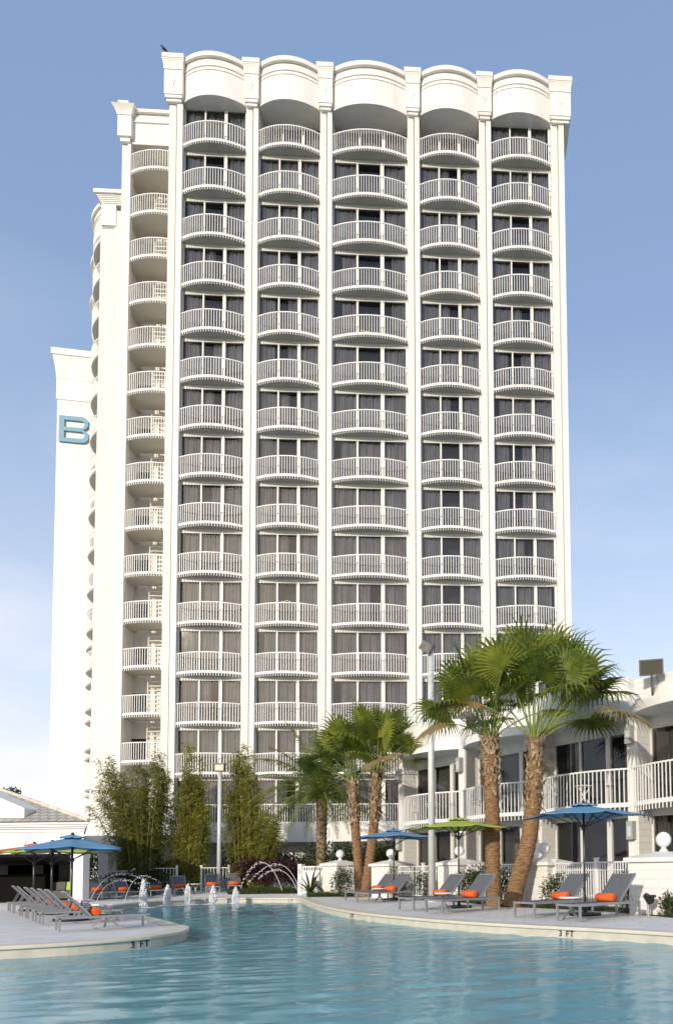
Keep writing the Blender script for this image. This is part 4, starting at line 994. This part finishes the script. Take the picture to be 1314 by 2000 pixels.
for i in range(3500):
    px = rnd.uniform(600, 690); Y = rnd.uniform(31.6, 32.8); q = atY(px, 1700, Y); p = Vector((q.x, q.y, zg(Y))); az = rnd.uniform(0, 6.28); L = rnd.uniform(.08, .25); d = Vector((math.cos(az) * .5, math.sin(az) * .5, 1)); s = Vector((-math.sin(az), math.cos(az), 0)) * .012
    b.add([p - s, p + s, p + d * L], [(0, 1, 2)])
tag(b.build('grass', M['shrub']), 'tufts of green grass behind the water arcs and round the feather palm', 'grass', kind='stuff')
# spotlight by the right pillar
p = G(1266, 1790); t = empty('garden_spotlight', p, R(20), 'small black garden spotlight on a stake by the right edge pillar', 'spotlight')
b = MB(); b.tube([(0, 0, 0), (0, 0, .36)], .03, 8); b.build('stake', M['metal'], t)
b = MB(); b.tube([(-.02, -.12, .36), (0, .10, .46)], [.10, .07], 12); b.box(-.12, .12, -.13, .02, .42, .48); b.build('lamp_head', M['black'], t)

# ------------------------------------------------------------ loungers, towels, tables, umbrellas
def make_lounger(wide=.64, L=1.95, ang=47):
    t = empty('sun_lounger', (0, 0, 0), 0); hw = wide / 2; H = .34; xp_ = 1.28
    b = MB()
    for s in (-hw, hw): b.bar((0, s, H), (L, s, H), .045, .055)
    for x_ in (0.0, .62, xp_, L): b.bar((x_, -hw, H), (x_, hw, H), .04, .04)
    b.build('frame', M['metal'], t)
    for x_ in (.03, L - .03):
        for s in (-hw, hw): q = MB(); q.bar((x_, s, H), (x_, s, 0.03), .045, .045); q.build('leg', M['metal'], t); 
    b = MB(); b.box(.02, xp_ - .01, -hw + .02, hw - .02, H + .012, H + .03); b.build('seat', M['sling'], t)
    a = R(ang); bl_ = .80; dx, dz = math.cos(a) * bl_, math.sin(a) * bl_
    br = MB()
    o = Vector((xp_, 0, H + .03)); e = Vector((xp_ + dx, 0, H + .03 + dz))
    br.bar(o, e, wide - .07, .016, up=(-math.sin(a), 0, math.cos(a))); bo = br.build('backrest', M['sling'], t)
    b = MB()
    for s in (-hw + .01, hw - .01): b.bar(o + Vector((0, s, 0)), e + Vector((0, s, 0)), .035, .045)
    b.bar(e + Vector((0, -hw, 0)), e + Vector((0, hw, 0)), .03, .035); b.build('back_frame', M['metal'], bo)
    m_ = o.lerp(e, .62)
    for s in (-hw + .06, hw - .06): b = MB(); b.bar(m_ + Vector((0, s, 0)), (xp_ + .52, s, H), .018, .018); b.bar(o.lerp(e, .35) + Vector((0, s, 0)), (xp_ + .30, s, H), .014, .014); b.bar((xp_ + .30, s, H), (xp_ + .52, s, H), .014, .014); b.build('support_strut', M['metal'], t)
    return t
proto = make_lounger(); first = [True]
def lounger(foot, head_dir, label, group='grey sun loungers round the pool', sc=1.0, z=None):
    o = proto if first[0] else copy_tree(proto); first[0] = False
    o.location = foot; o.rotation_euler = (0, 0, head_dir); o.scale = (sc,) * 3
    tag(o, label, 'sun lounger', group); return o
tw_me = None
def towel(pos, rz, label, L=.46, tilt=0):
    global tw_me
    if tw_me is None:
        b = MB(); pts = []; 
        b.tube([(0, -.235, 0), (0, -.23, 0), (0, 0, 0), (0, .23, 0), (0, .235, 0)], [.066, .082, .085, .081, .064], 18)
        for k in range(14):   # spiral seam at the end
            a = k * .5; r_ = .012 + .0045 * k; b.box(r_ * math.cos(a) - .006, r_ * math.cos(a) + .006, .235, .239, r_ * math.sin(a) - .006, r_ * math.sin(a) + .006)
        b.bar((.03, -.23, .083), (.03, .23, .083), .05, .02)
        tw_me = mesh_of(b, 'rolled_towel', M['towel']); tw_me.polygons.foreach_set('use_smooth', [True] * len(tw_me.polygons))
    o = D.objects.new('rolled_towel', tw_me); C.objects.link(o); o.location = pos; o.rotation_euler = (0, 0, rz)
    tag(o, label, 'towel', 'rolled orange towels on the loungers'); return o
def on_lounger(o, x, y, z):
    c, s = math.cos(o.rotation_euler.z), math.sin(o.rotation_euler.z); k = o.scale[0]
    return Vector((o.location.x + (c * x - s * y) * k, o.location.y + (s * x + c * y) * k, o.location.z + z * k))
def table(pos, label, sc=1.0):
    t = empty('side_table', pos, random.uniform(0, 1), label, 'side table', 'small white side tables by the loungers'); t.scale = (sc,) * 3
    b = MB(); b.lathe([(.02, .445), (.25, .445), (.262, .455), (.262, .468), (.25, .478), (.02, .478)], n=28); b.build('table_top', M['white'], t)
    for k in range(4):
        a = k * math.pi / 2 + .4; q = MB(); q.bar((math.cos(a) * .03, math.sin(a) * .03, .18), (math.cos(a) * .24, math.sin(a) * .24, .01), .03, .03); q.bar((math.cos(a) * .03, math.sin(a) * .03, .24), (math.cos(a) * .16, math.sin(a) * .16, .44), .022, .022); q.build('leg', M['metal'], t)
    b = MB(); b.tube([(0, 0, .15), (0, 0, .30)], .04, 10); b.build('hub', M['metal'], t)
    return t
def umbrella(pos, rz, W, H, m, label, drop=.21, basez=0):
    t = empty('umbrella', pos, rz, label, 'umbrella', 'square market umbrellas round the pool')
    b = MB(); b.tube([(0, 0, .04), (0, 0, H - .04)], .026, 12); b.build('pole', M['darkpole'], t, smooth=True)
    b = MB(); b.lathe([(.36, 0), (.38, .03), (.36, .065), (.10, .085), (.045, .10), (.045, .30)], n=28); b.build('base', M['black'], t)
    # canopy: square, eight panels, slightly sagging between ribs, with a wind vent on top
    c = MB(); hw = W / 2; n = 8; rings = 7; k0 = 0
    def edge(a):
        ca, sa = math.cos(a), math.sin(a); k = 1 / max(abs(ca), abs(sa)); return Vector((ca * k * hw, sa * k * hw, 0))
    nn = 48
    for rr_ in range(rings + 1):
        u = .13 + .87 * rr_ / rings
        for j in range(nn):
            a = 2 * math.pi * j / nn; e = edge(a); rel = math.hypot(e.x, e.y) / hw
            z = H - .05 - drop * (u ** 1.05) * (rel ** .8); sagk = abs(math.sin(a * 4)); z -= .045 * sagk * u * (1 - .25 * u)
            sc_ = u * (1 - .035 * sagk * u); c.v.append((e.x * sc_, e.y * sc_, z))
    for rr_ in range(rings):
        for j in range(nn): a = rr_ * nn + j; b2 = rr_ * nn + (j + 1) % nn; c.f.append((a, b2, b2 + nn, a + nn))
    co = c.build('canopy', M[m], t, smooth=True); md = co.modifiers.new('s', 'SOLIDIFY'); md.thickness = .006
    v = MB(); 
    for rr_, (u, zz) in enumerate(((.02, H), (.12, H - .022), (.24, H - .062))):
        for j in range(nn): a = 2 * math.pi * j / nn; e = edge(a); v.v.append((e.x * u, e.y * u, zz - .012 * abs(math.sin(4 * a)) * rr_ + .012))
    for rr_ in range(2):
        for j in range(nn): a = rr_ * nn + j; b2 = rr_ * nn + (j + 1) % nn; v.f.append((a, b2, b2 + nn, a + nn))
    vo = v.build('vent', M[m], t, smooth=True); md = vo.modifiers.new('s', 'SOLIDIFY'); md.thickness = .006
    q = MB(); q.lathe([(.03, H), (.045, H + .02), (.03, H + .06), (.01, H + .07)], n=12); q.build('finial', M['black'], t)
    q = MB(); q.lathe([(.05, H - .62), (.05, H - .54)], n=12); q.lathe([(.045, H - .12), (.045, H - .06)], n=12); q.build('hub', M['black'], t)
    for k in range(8):
        a = k * math.pi / 4; e = edge(a); rel = math.hypot(e.x, e.y) / hw; r1 = MB()
        tip = Vector((e.x * .99, e.y * .99, H - .07 - drop * (rel ** .8))); r1.bar((0, 0, H - .09), tip, .016, .02)
        mid = Vector((e.x * .55, e.y * .55, H - .085 - drop * .55 ** 1.05 * rel ** .8)); r1.bar((0, 0, H - .58), mid, .014, .018); r1.build('rib', M['black'], t)
    return t
# right hand side: three pairs, foot towards the pool
def pair_from(foot_px, head_px, Ladd=0):
    f_ = G(*foot_px); h_ = G(*head_px); d = h_ - f_; return f_, math.atan2(d.y, d.x)
fA, angA = pair_from((1108, 1800.5), (1222, 1791))
fB = G(1022, 1793.5)
specs = [
 (fA, angA, 'nearest sun lounger on the right, foot beside the near blue umbrella', 'orange rolled towel on the nearest right lounger'),
 (fB, angA, 'sun lounger behind the nearest right one, left of the near blue umbrella pole', 'orange rolled towel half hidden behind the near white side table'),
 (G(846, 1785.5), angA + .04, 'front sun lounger of the pair under the lime umbrella', 'orange rolled towel on the front lounger of the lime umbrella pair'),
 (G(792, 1779.5), angA + .04, 'rear sun lounger of the pair under the lime umbrella', 'orange rolled towel on the rear lounger of the lime umbrella pair'),
 (G(707, 1764.5), angA + .10, 'front sun lounger of the pair under the far blue umbrella', 'orange rolled towel on the front lounger of the far blue umbrella pair'),
 (G(684, 1761), angA + .10, 'rear sun lounger of the pair under the far blue umbrella', 'orange rolled towel on the rear lounger of the far blue umbrella pair')]
for f_, an, lab, tl in specs:
    o = lounger(f_, an, lab); towel(on_lounger(o, 1.17, 0, .455), an, tl)
table(G(1114, 1795) , 'white round side table between the two nearest right loungers')
table(G(867, 1778), 'white round side table between the lime umbrella loungers')
table(G(741, 1761.5), 'white round side table between the far blue umbrella loungers')
umbrella(G(1142, 1788), R(24), 2.15, 2.60, 'blue', 'blue umbrella over the two nearest right loungers')
umbrella(G(896, 1773), R(33), 2.15, 2.58, 'lime', 'lime green umbrella in front of the wing beside the tall lamp pole')
umbrella(G(769, 1758), R(20), 2.45, 2.6, 'blue', 'small looking blue umbrella between the far twin palms and the lamp pole')
# left row
h0 = G(119, 1823); h6 = G(18, 1781); rowd = (h6 - h0); an_l = math.atan2(-rowd.x, rowd.y) + R(-6)
an_l = math.atan2(h0.y - (h0.y + .64), h0.x - (h0.x + .77))
ordn = ['first, nearest', 'second', 'third', 'fourth', 'fifth', 'sixth', 'seventh, farthest']
spac = [0, .24, .36, .50, .64, .82, .96]
cosl, sinl = math.cos(an_l), math.sin(an_l)
for k, s_ in enumerate(spac):
    head = h0.lerp(h6, s_); foot = Vector((head.x - cosl * 1.54, head.y - sinl * 1.54, 0)) + Vector((-sinl, cosl, 0)) * (-.32)
    o = lounger(foot, an_l + random.uniform(-.035, .035), '%s sun lounger of the row on the left deck' % ordn[k], 'sun loungers in the row on the left deck', .80)
    if k in (0, 1, 2, 4): towel(on_lounger(o, 1.17, 0, .455), an_l, 'orange rolled towel on the %s lounger of the left deck row' % ordn[k].split(',')[0])
table(h0.lerp(h6, .12) - Vector((cosl, sinl, 0)) * .95, 'white round side table between the first and second left deck loungers')
table(h0.lerp(h6, .43) - Vector((cosl, sinl, 0)) * 1.0, 'white round side table further along the left deck row')
q = atY(141, 1700, 17.6); umbrella((q.x, q.y, 0), R(28), 2.05, atY(141, 1626, 17.6)[2] - .07, 'blue', 'blue umbrella over the left deck row in front of the white column', .24)
q = atY(102, 1700, 20.6); umbrella((q.x, q.y, 0), R(28), 2.1, atY(102, 1645, 20.6)[2], 'lime', 'lime green umbrella on the left deck half hidden under the blue one', .2)
q = atY(67, 1700, 22.6); umbrella((q.x, q.y, 0), R(28), 2.1, atY(67, 1648, 22.6)[2], 'orange', 'orange umbrella at the far end of the left deck row', .16)
# far row, facing the camera
far = [(214, 1757, .95, 'far lounger at the left end by the first fence section'), (262, 1756, .88, 'far lounger behind the left water arcs'), (309, 1752.5, .58, 'far lounger behind the tallest bubbling jet'), (355, 1749, .52, 'far lounger behind the middle bubbling jets'), (416, 1745, .44, 'far lounger in front of the slim grey lamp pole'), (459, 1743, .40, 'far lounger in front of the right bamboo clump')]
for px, py, da, lab in far:
    f_ = GZ(px, py); f_.y = min(f_.y, 36.4); an = math.pi / 2 + da
    o = lounger(f_, an, lab, 'sun loungers along the far terrace', .9); o.scale = (.92, .92, .92)
    towel(on_lounger(o, 1.12, 0, .455), an + 0, 'orange rolled towel on the ' + lab)
p = GZ(382, 1746); table(p, 'white side table among the far loungers')

# ------------------------------------------------------------ rear fence
def fp(px, Y): q = atY(px, 1700, Y); return q
for (a, ya, c, yc, lab) in ((170, 33.6, 262, 35.6, 'grey railing fence section behind the left far loungers'), (293, 36.2, 346, 36.6, 'grey railing fence section between the first two bamboo clumps'), (394, 36.9, 448, 37.0, 'grey railing fence section round the slim lamp pole'), (538, 37.0, 590, 36.4, 'grey railing fence section left of the white gate')):
    A_, C_ = fp(a, ya), fp(c, yc); fence_run(A_, C_, 1.15, lab, .14, False, True, 'galv', 'railing_fence', zg((ya + yc) / 2))

# ------------------------------------------------------------ fountains
def jet(px, pyb, pyt, label, seed):
    rnd = random.Random(seed); p = G(px, pyb, WZ); h = atY(px, pyt, p.y)[2] - WZ; t = empty('bubbling_jet', p, 0, label, 'fountain jet', 'row of bubbling fountain jets'); b = MB()
    for k in range(420):
        v = rnd.random() ** .8; z = v * h * .92; rr_ = (.12 * (1 - v ** 3) + .02) * rnd.random() ** .5; a = rnd.uniform(0, 6.28)
        c = Vector((math.cos(a) * rr_, math.sin(a) * rr_, z)); L = rnd.uniform(.04, .12); b.tube([c, c + Vector((math.cos(a) * .01, math.sin(a) * .01, L))], [rnd.uniform(.012, .028), .006], 5)
    for k in range(160):
        a = rnd.uniform(0, 6.28); r_ = rnd.random() * .24; z = rnd.random() ** 1.2 * h * 1.05 * (1 - r_); s_ = rnd.uniform(.006, .02)
        c = Vector((math.cos(a) * r_, math.sin(a) * r_, z)); b.add([c + Vector((s_, 0, 0)), c + Vector((-s_, 0, 0)), c + Vector((0, s_, 0)), c + Vector((0, -s_, 0)), c + Vector((0, 0, s_ * 1.8)), c + Vector((0, 0, -s_))], [(0,2,4),(2,1,4),(1,3,4),(3,0,4),(2,0,5),(1,2,5),(3,1,5),(0,3,5)])
    b.build('water_column', M['spray'], t)
    b = MB()
    for k in range(90):
        a = rnd.uniform(0, 6.28); r_ = rnd.uniform(.08, .42); s_ = rnd.uniform(.02, .05) * (1.2 - r_); c = Vector((math.cos(a) * r_, math.sin(a) * r_, .006)); b.add([c + Vector((s_ * 2, 0, 0)), c + Vector((0, s_, 0)), c + Vector((-s_ * 2, 0, 0)), c + Vector((0, -s_, 0)), c + Vector((0, 0, s_ * .4))], [(0,1,4),(1,2,4),(2,3,4),(3,0,4)])
    b.build('foam', M['spray'], t)
for i, (px, pb_, pt, lab) in enumerate(((280, 1773, 1716, 'tallest bubbling jet, leftmost of the row'), (327, 1769.5, 1729, 'second bubbling jet from the left'), (367, 1767.5, 1727, 'middle bubbling jet of the five'), (416, 1766, 1731, 'fourth bubbling jet from the left'), (460, 1765, 1734, 'rightmost and smallest bubbling jet'))): jet(px, pb_, pt, lab, i + 3)
def water_arc(a, pk, c, Ya, Yc, label, seed, group):
    rnd = random.Random(seed); A_ = atY(a[0], a[1], Ya); C_ = atY(c[0], c[1], Yc); Pk = atY(pk[0], pk[1], (Ya + Yc) / 2)
    t = empty('water_arc', Vector((A_.x, A_.y, 0)), 0, label, 'water jet', group); b = MB(); n = 46
    M_ = Pk * 2 - (A_ + C_) / 2; pts = []
    for i in range(n + 1): s_ = i / n; pts.append(A_ * (1 - s_) ** 2 + M_ * 2 * s_ * (1 - s_) + C_ * s_ ** 2)
    off = Vector((A_.x, A_.y, 0))
    brk = n * .45
    seg = []
    for i in range(n + 1):
        if i < brk or rnd.random() < .55: seg.append(i)
    for i in range(n):
        r_ = .013 if i > brk else .011
        if i < brk: b.tube([pts[i] - off, pts[i + 1] - off], r_, 5)
        else:
            for _ in range(2):
                f_ = rnd.random(); p = pts[i].lerp(pts[i + 1], f_) - off + Vector((rnd.uniform(-.04, .04), rnd.uniform(-.04, .04), rnd.uniform(-.05, .05))); q = p + (pts[i + 1] - pts[i]).normalized() * rnd.uniform(.02, .07); b.tube([p, q], rnd.uniform(.009, .02), 5)
    b.build('stream', M['spray'], t)
gl1 = 'arching water jets at the left'; gl2 = 'arching water jets at the right'
water_arc((176, 1760), (226, 1708), (292, 1724), 28.5, 33.5, 'longest water arc at the left, crossing in front of the bamboo', 1, gl1)
water_arc((189, 1762), (222, 1722), (272, 1726), 28.0, 33.2, 'lower inner water arc at the left beside the far lounger', 2, gl1)
water_arc((243, 1764), (270, 1714), (310, 1722), 28.2, 33.4, 'water arc falling nearest the tallest bubbling jet', 3, gl1)
water_arc((551, 1739), (512, 1684), (470, 1732), 33.2, 34.6, 'highest water arc on the right, in front of burgundy shrubs', 4, gl2)
water_arc((583, 1732), (541, 1688), (482, 1728), 33.6, 34.8, 'water arc on the right landing nearest the white gate', 5, gl2)
water_arc((580, 1738), (548, 1700), (505, 1716), 33.4, 34.7, 'lowest water arc on the right under the two larger ones', 6, gl2)

# ------------------------------------------------------------ pavilion on the left
YP = 29.0
def pz(px, py): return atY(px, py, YP)[2]
cx = atY(165, 1640, YP).x
pav = empty('pool_pavilion', (cx, YP, 0), .02, 'low white pool pavilion with tiled hip roof and dark open bar at the left', 'building')
# local: x to the left is negative, y away
ze = pz(165, 1607); zbm = pz(100, 1667); zf = pz(100, 1626)
colx = (atY(137, 1700, YP).x - cx, atY(161, 1700, YP).x - cx)
SK = -.60    # the right hand side runs back towards the left
def pbox(b, x0, x1, y0, y1, z0, z1): b.prism([(x0, y0), (x1, y0), (x1 + SK * (y1 - y0), y1), (x0, y1)], z0, z1)
b = MB(); pbox(b, -14, -.02, 0, .5, zbm, zf + .02); b.prism([(-.5 + SK * .5, .501), (-.02 + SK * .5, .501), (-.02 + SK * 8, 8), (-.5 + SK * 8, 8)], zbm, zf + .02); b.build('beam', M['trim'], pav)
b = MB()
for q, (e, h0_, h1_) in enumerate(((.06, 0, .35), (.16, .35, .55), (.26, .55, .8), (.34, .8, 1.0))): pbox(b, -14, e - .02, -e, 8 + e, zf + .02 + (ze - zf - .02) * h0_ + .001, zf + .02 + (ze - zf - .02) * h1_)
b.build('fascia', M['trim'], pav)
for xx in (colx[0], colx[0] - 3.4, colx[0] - 7.2):
    for yy in ((0.05, .5),): b = MB(); b.box(xx, xx + (colx[1] - colx[0]), yy[0], yy[1], 0, zbm - .002); b.box(xx - .04, xx + (colx[1] - colx[0]) + .04, yy[0] - .04, yy[1] + .04, 0, .12); (b.build('column', M['trim'], pav) if xx == colx[0] else None)
for yy in (1.6, 4.2): MB().box(-.45 + SK * yy, -.05 + SK * yy, yy, yy + .4, 0, zbm - .002).build('side_column', M['trim'], pav)
# hip roof: local coordinates laid so that the tile pattern follows the slope
slope = .36; ridge = 4.2
rise = atY(0, 1545, YP + 2.6)[2] - ze
e = .36; xA = e; 
hx = -5.4; hz = ze + rise * 1.25
rf = empty('tmp', (0, 0, 0)); D.objects.remove(rf)
def plane_obj(pts, name, parent, m, thick=.05):
    a, b_, c = (Vector(p) for p in pts[:3]); ux = (b_ - a).normalized(); nn_ = ux.cross(Vector(pts[-1]) - a).normalized(); uy = nn_.cross(ux)
    L2 = [((Vector(p) - a).dot(ux), (Vector(p) - a).dot(uy)) for p in pts]
    bb = MB().prism(L2, -thick, 0); o = bb.build(name, m, parent); o.matrix_local = Matrix(((ux.x,uy.x,nn_.x,a.x),(ux.y,uy.y,nn_.y,a.y),(ux.z,uy.z,nn_.z,a.z),(0,0,0,1))); return o
hipY = 5.0; hipX = -9.0; _w = pav.matrix_basis; hipZ = EYE + (1712 - (1607 - .376 * (165 - (PPX + F * (cx + hipX) / (YP + hipY))))) * (YP + hipY) / F
_v = atY(0, 1546, YP + 3.6); 
roof_front = plane_obj([(-14, -e, ze + .05), (e, -e, ze + .05), (hipX, hipY, hipZ), (-14, hipY, hipZ)], 'roof', pav, M['tiles'])
plane_obj([(e, -e, ze + .048), (e + SK * 9, 9, ze + .048), (hipX, hipY, hipZ)], 'roof_side', pav, M['tiles'])
b = MB(); 
for k in range(16):
    a_ = Vector((e, -e, ze + .07)).lerp(Vector((hipX, hipY, hipZ + .02)), k / 16); c_ = Vector((e, -e, ze + .07)).lerp(Vector((hipX, hipY, hipZ + .02)), (k + 1.05) / 16); b.tube([a_, c_], [.085, .07], 8)
b.build('hip_tiles', M['coping'], pav)
# dormer with white front
dx1 = atY(48, 1580, YP - .1).x - cx; dzb = pz(40, 1598); dzt0 = pz(48, 1579); dzt1 = pz(0, 1556)
b = MB(); sl_ = (dzt1 - dzt0) / 2.0 if 0 else .45
b.add([(dx1, -.05, dzb), (dx1 - 6, -.05, dzb), (dx1 - 6, -.05, dzt0 + 2.2 * .45), (dx1 - 2.4, -.05, dzt0 + 2.4 * .45), (dx1, -.05, dzt0),
       (dx1, 1.3, dzb), (dx1 - 6, 1.3, dzb), (dx1 - 6, 1.3, dzt0 + 2.2 * .45), (dx1 - 2.4, 1.3, dzt0 + 2.4 * .45), (dx1, 1.3, dzt0)], [(0,1,2,3,4),(9,8,7,6,5),(0,4,9,5),(4,3,8,9),(3,2,7,8)])
dm = b.build('dormer', M['trim'], pav); recalc(dm)
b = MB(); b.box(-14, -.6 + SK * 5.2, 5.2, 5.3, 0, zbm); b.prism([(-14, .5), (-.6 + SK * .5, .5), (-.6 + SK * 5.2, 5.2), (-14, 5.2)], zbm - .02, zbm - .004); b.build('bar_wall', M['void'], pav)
b = MB(); b.box(-6.2, -3.2, 2.8, 3.3, .0, 1.05); b.box(-6.3, -3.1, 2.7, 3.4, 1.05, 1.12); b.build('bar_counter', mat('shaded_bar_front', (.010, .009, .008), .8, spec=.05), pav)  # counter near-black: the shade of the bar is in its colour
b = MB()
b = None; mbw = mat('bar_window', (.07, .07, .065), .4)
for q in (-6.8, -5.2, -4.0): MB().box(q, q + .5, 5.1, 5.19, .7, 1.7).build('bar_window', mbw, pav)
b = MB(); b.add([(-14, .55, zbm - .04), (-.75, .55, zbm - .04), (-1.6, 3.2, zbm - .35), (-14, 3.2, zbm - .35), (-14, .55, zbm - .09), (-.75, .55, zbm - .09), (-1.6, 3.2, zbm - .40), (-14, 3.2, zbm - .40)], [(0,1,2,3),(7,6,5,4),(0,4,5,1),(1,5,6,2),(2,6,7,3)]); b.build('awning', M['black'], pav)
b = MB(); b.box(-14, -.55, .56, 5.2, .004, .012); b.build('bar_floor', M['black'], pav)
b = MB(); b.tube([(dx1 + .0, -.005, zf - .35), (dx1, -.03, zf - .35)], .09, 14); b.build('wall_vent', M['galv'], pav)
# sofa inside with cushions
p = atY(122, 1745, 32.0); so_ = empty('sofa', (p.x, 32.0, 0), 0, 'dark grey outdoor sofa inside the open pavilion bar', 'sofa')
b = MB(); b.box(-1.1, .6, -.4, .4, .08, .40); b.build('seat', M['sofa'], so_); b = MB(); b.box(-1.1, .6, .25, .45, .40, .75); b.build('backrest', M['sofa'], so_)
for cxx, mm, lb in ((.30, 'limecush', 'lime green square cushion on the grey sofa in the pavilion'), (-.12, 'sofa', 'grey square cushion beside the lime one on the sofa')):
    b = MB(); b.box(-.2, .2, -.06, .06, 0, .38); o = b.build('cushion', M[mm]); bm_ = o.modifiers.new('b', 'BEVEL'); bm_.width = .05; bm_.segments = 3
    o.location = (p.x + cxx, 32.12, .405); o.rotation_euler = (R(-12), 0, 0); tag(o, lb, 'cushion', 'cushions on the pavilion sofa')
# covered walkway from the pavilion to the tower
Yw = 38.5
wl = empty('covered_walkway', (atY(186, 1700, Yw).x, Yw, .2), 0, 'white covered walkway with square columns between pavilion and tower', 'walkway')
zt3 = atY(200, 1632, Yw)[2] - .2; zt4 = atY(200, 1664, Yw)[2] - .2
b = MB(); b.box(-1, 4.6, 0, 2.4, zt4, zt3); b.build('roof', M['trim'], wl)
for px0, px1 in ((190, 209), (219, 226), (252, 262)):
    a_ = atY(px0, 1700, Yw).x - wl.location.x; c_ = atY(px1, 1700, Yw).x - wl.location.x; q = MB(); q.box(a_, c_, .1, .6, 0, zt4 - .002); q.build('column', M['trim'], wl)

# ------------------------------------------------------------ trees: one peeping over the pavilion, and a belt beyond / behind
def tree(loc, h, rad, label, seed, n=2600, leaf=.25, group=None, m='oak', trunkh=.45, name='tree'):
    rnd = random.Random(seed); t = empty(name, loc, 0, label, 'tree', group); st = MB(); cr = MB()
    st.tube([(0, 0, 0), (.1, .05, h * trunkh * .6), (0, 0, h * trunkh), (.1, 0, h * .8)], [h * .03, h * .022, h * .016, h * .006], 9)
    lob = []
    for i in range(13):
        a = rnd.uniform(0, 6.28); r_ = rad * rnd.uniform(.15, .75); z = h * rnd.uniform(trunkh, .92); c = Vector((math.cos(a) * r_, math.sin(a) * r_, z)); lob.append((c, rad * rnd.uniform(.25, .48)))
        st.tube([(0, 0, h * trunkh * .8), c * .5 + Vector((0, 0, h * trunkh * .4)), c], [h * .010, h * .006, h * .003], 5)
    for i in range(n):
        c, r_ = rnd.choice(lob); d = Vector((rnd.gauss(0, 1), rnd.gauss(0, 1), rnd.gauss(0, .8))).normalized() * r_ * rnd.random() ** .4; p = c + d
        dd = Vector((rnd.gauss(0, 1), rnd.gauss(0, 1), rnd.gauss(0, 1))).normalized(); s = dd.cross(Vector((rnd.gauss(0, 1), rnd.gauss(0, 1), rnd.gauss(0, 1)))).normalized() * leaf * .45
        cr.add([p, p + dd * leaf * .5 + s, p + dd * leaf, p + dd * leaf * .5 - s], [(0, 1, 2, 3)])
    st.build('trunk', M['bark'], t, smooth=True); cr.build('crown', M[m], t); return t
p = atY(17, 1700, 75); tree((p.x, 75, 0), atY(17, 1524, 75)[2] * 1.10, 1.5, 'slim tree top showing above the pavilion roof at far left', 2, 1500, .22)
p = atY(2, 1700, 80); tree((p.x - 1, 80, 0), atY(2, 1545, 80)[2], 2.4, 'small tree crown at the left edge above the pavilion roof', 3, 1500, .25)
b = MB(); rnd = random.Random(77)
for (x_, y_, h_, r_) in ((-70, -34, 12, 8), (-52, -46, 11, 8), (-34, -54, 12, 8), (-16, -52, 10, 8), (4, -50, 12, 8), (22, -46, 11, 8), (40, -36, 12, 8)):
    b.tube([(x_, y_, 0), (x_ + .3, y_, h_ * .5), (x_, y_, h_ * .8)], [.4, .3, .1], 7)
    for i in range(2200):
        d = Vector((rnd.gauss(0, 1), rnd.gauss(0, 1), rnd.gauss(0, 1))).normalized() * rnd.random() ** .4; p = Vector((x_ + d.x * r_, y_ + d.y * r_, h_ * .58 + d.z * h_ * .42))
        dd = Vector((rnd.gauss(0, 1), rnd.gauss(0, 1), rnd.gauss(0, 1))).normalized(); s2 = dd.cross(Vector((rnd.gauss(0, 1), rnd.gauss(0, 1), rnd.gauss(0, 1)))).normalized() * .4
        b.add([p, p + dd * .45 + s2, p + dd * .9, p + dd * .45 - s2], [(0, 1, 2, 3)])
tag(b.build('treeline', M['oak']), 'belt of leafy trees across the water, mirrored in the wing windows', 'trees', kind='stuff')
p = atY(205, 1700, 42.5); shrub((p.x, 42.5, .2), 1.6, .8, 2.2, 'green shrub glimpsed between the walkway columns', 'shrub', 31, 1500, .1)
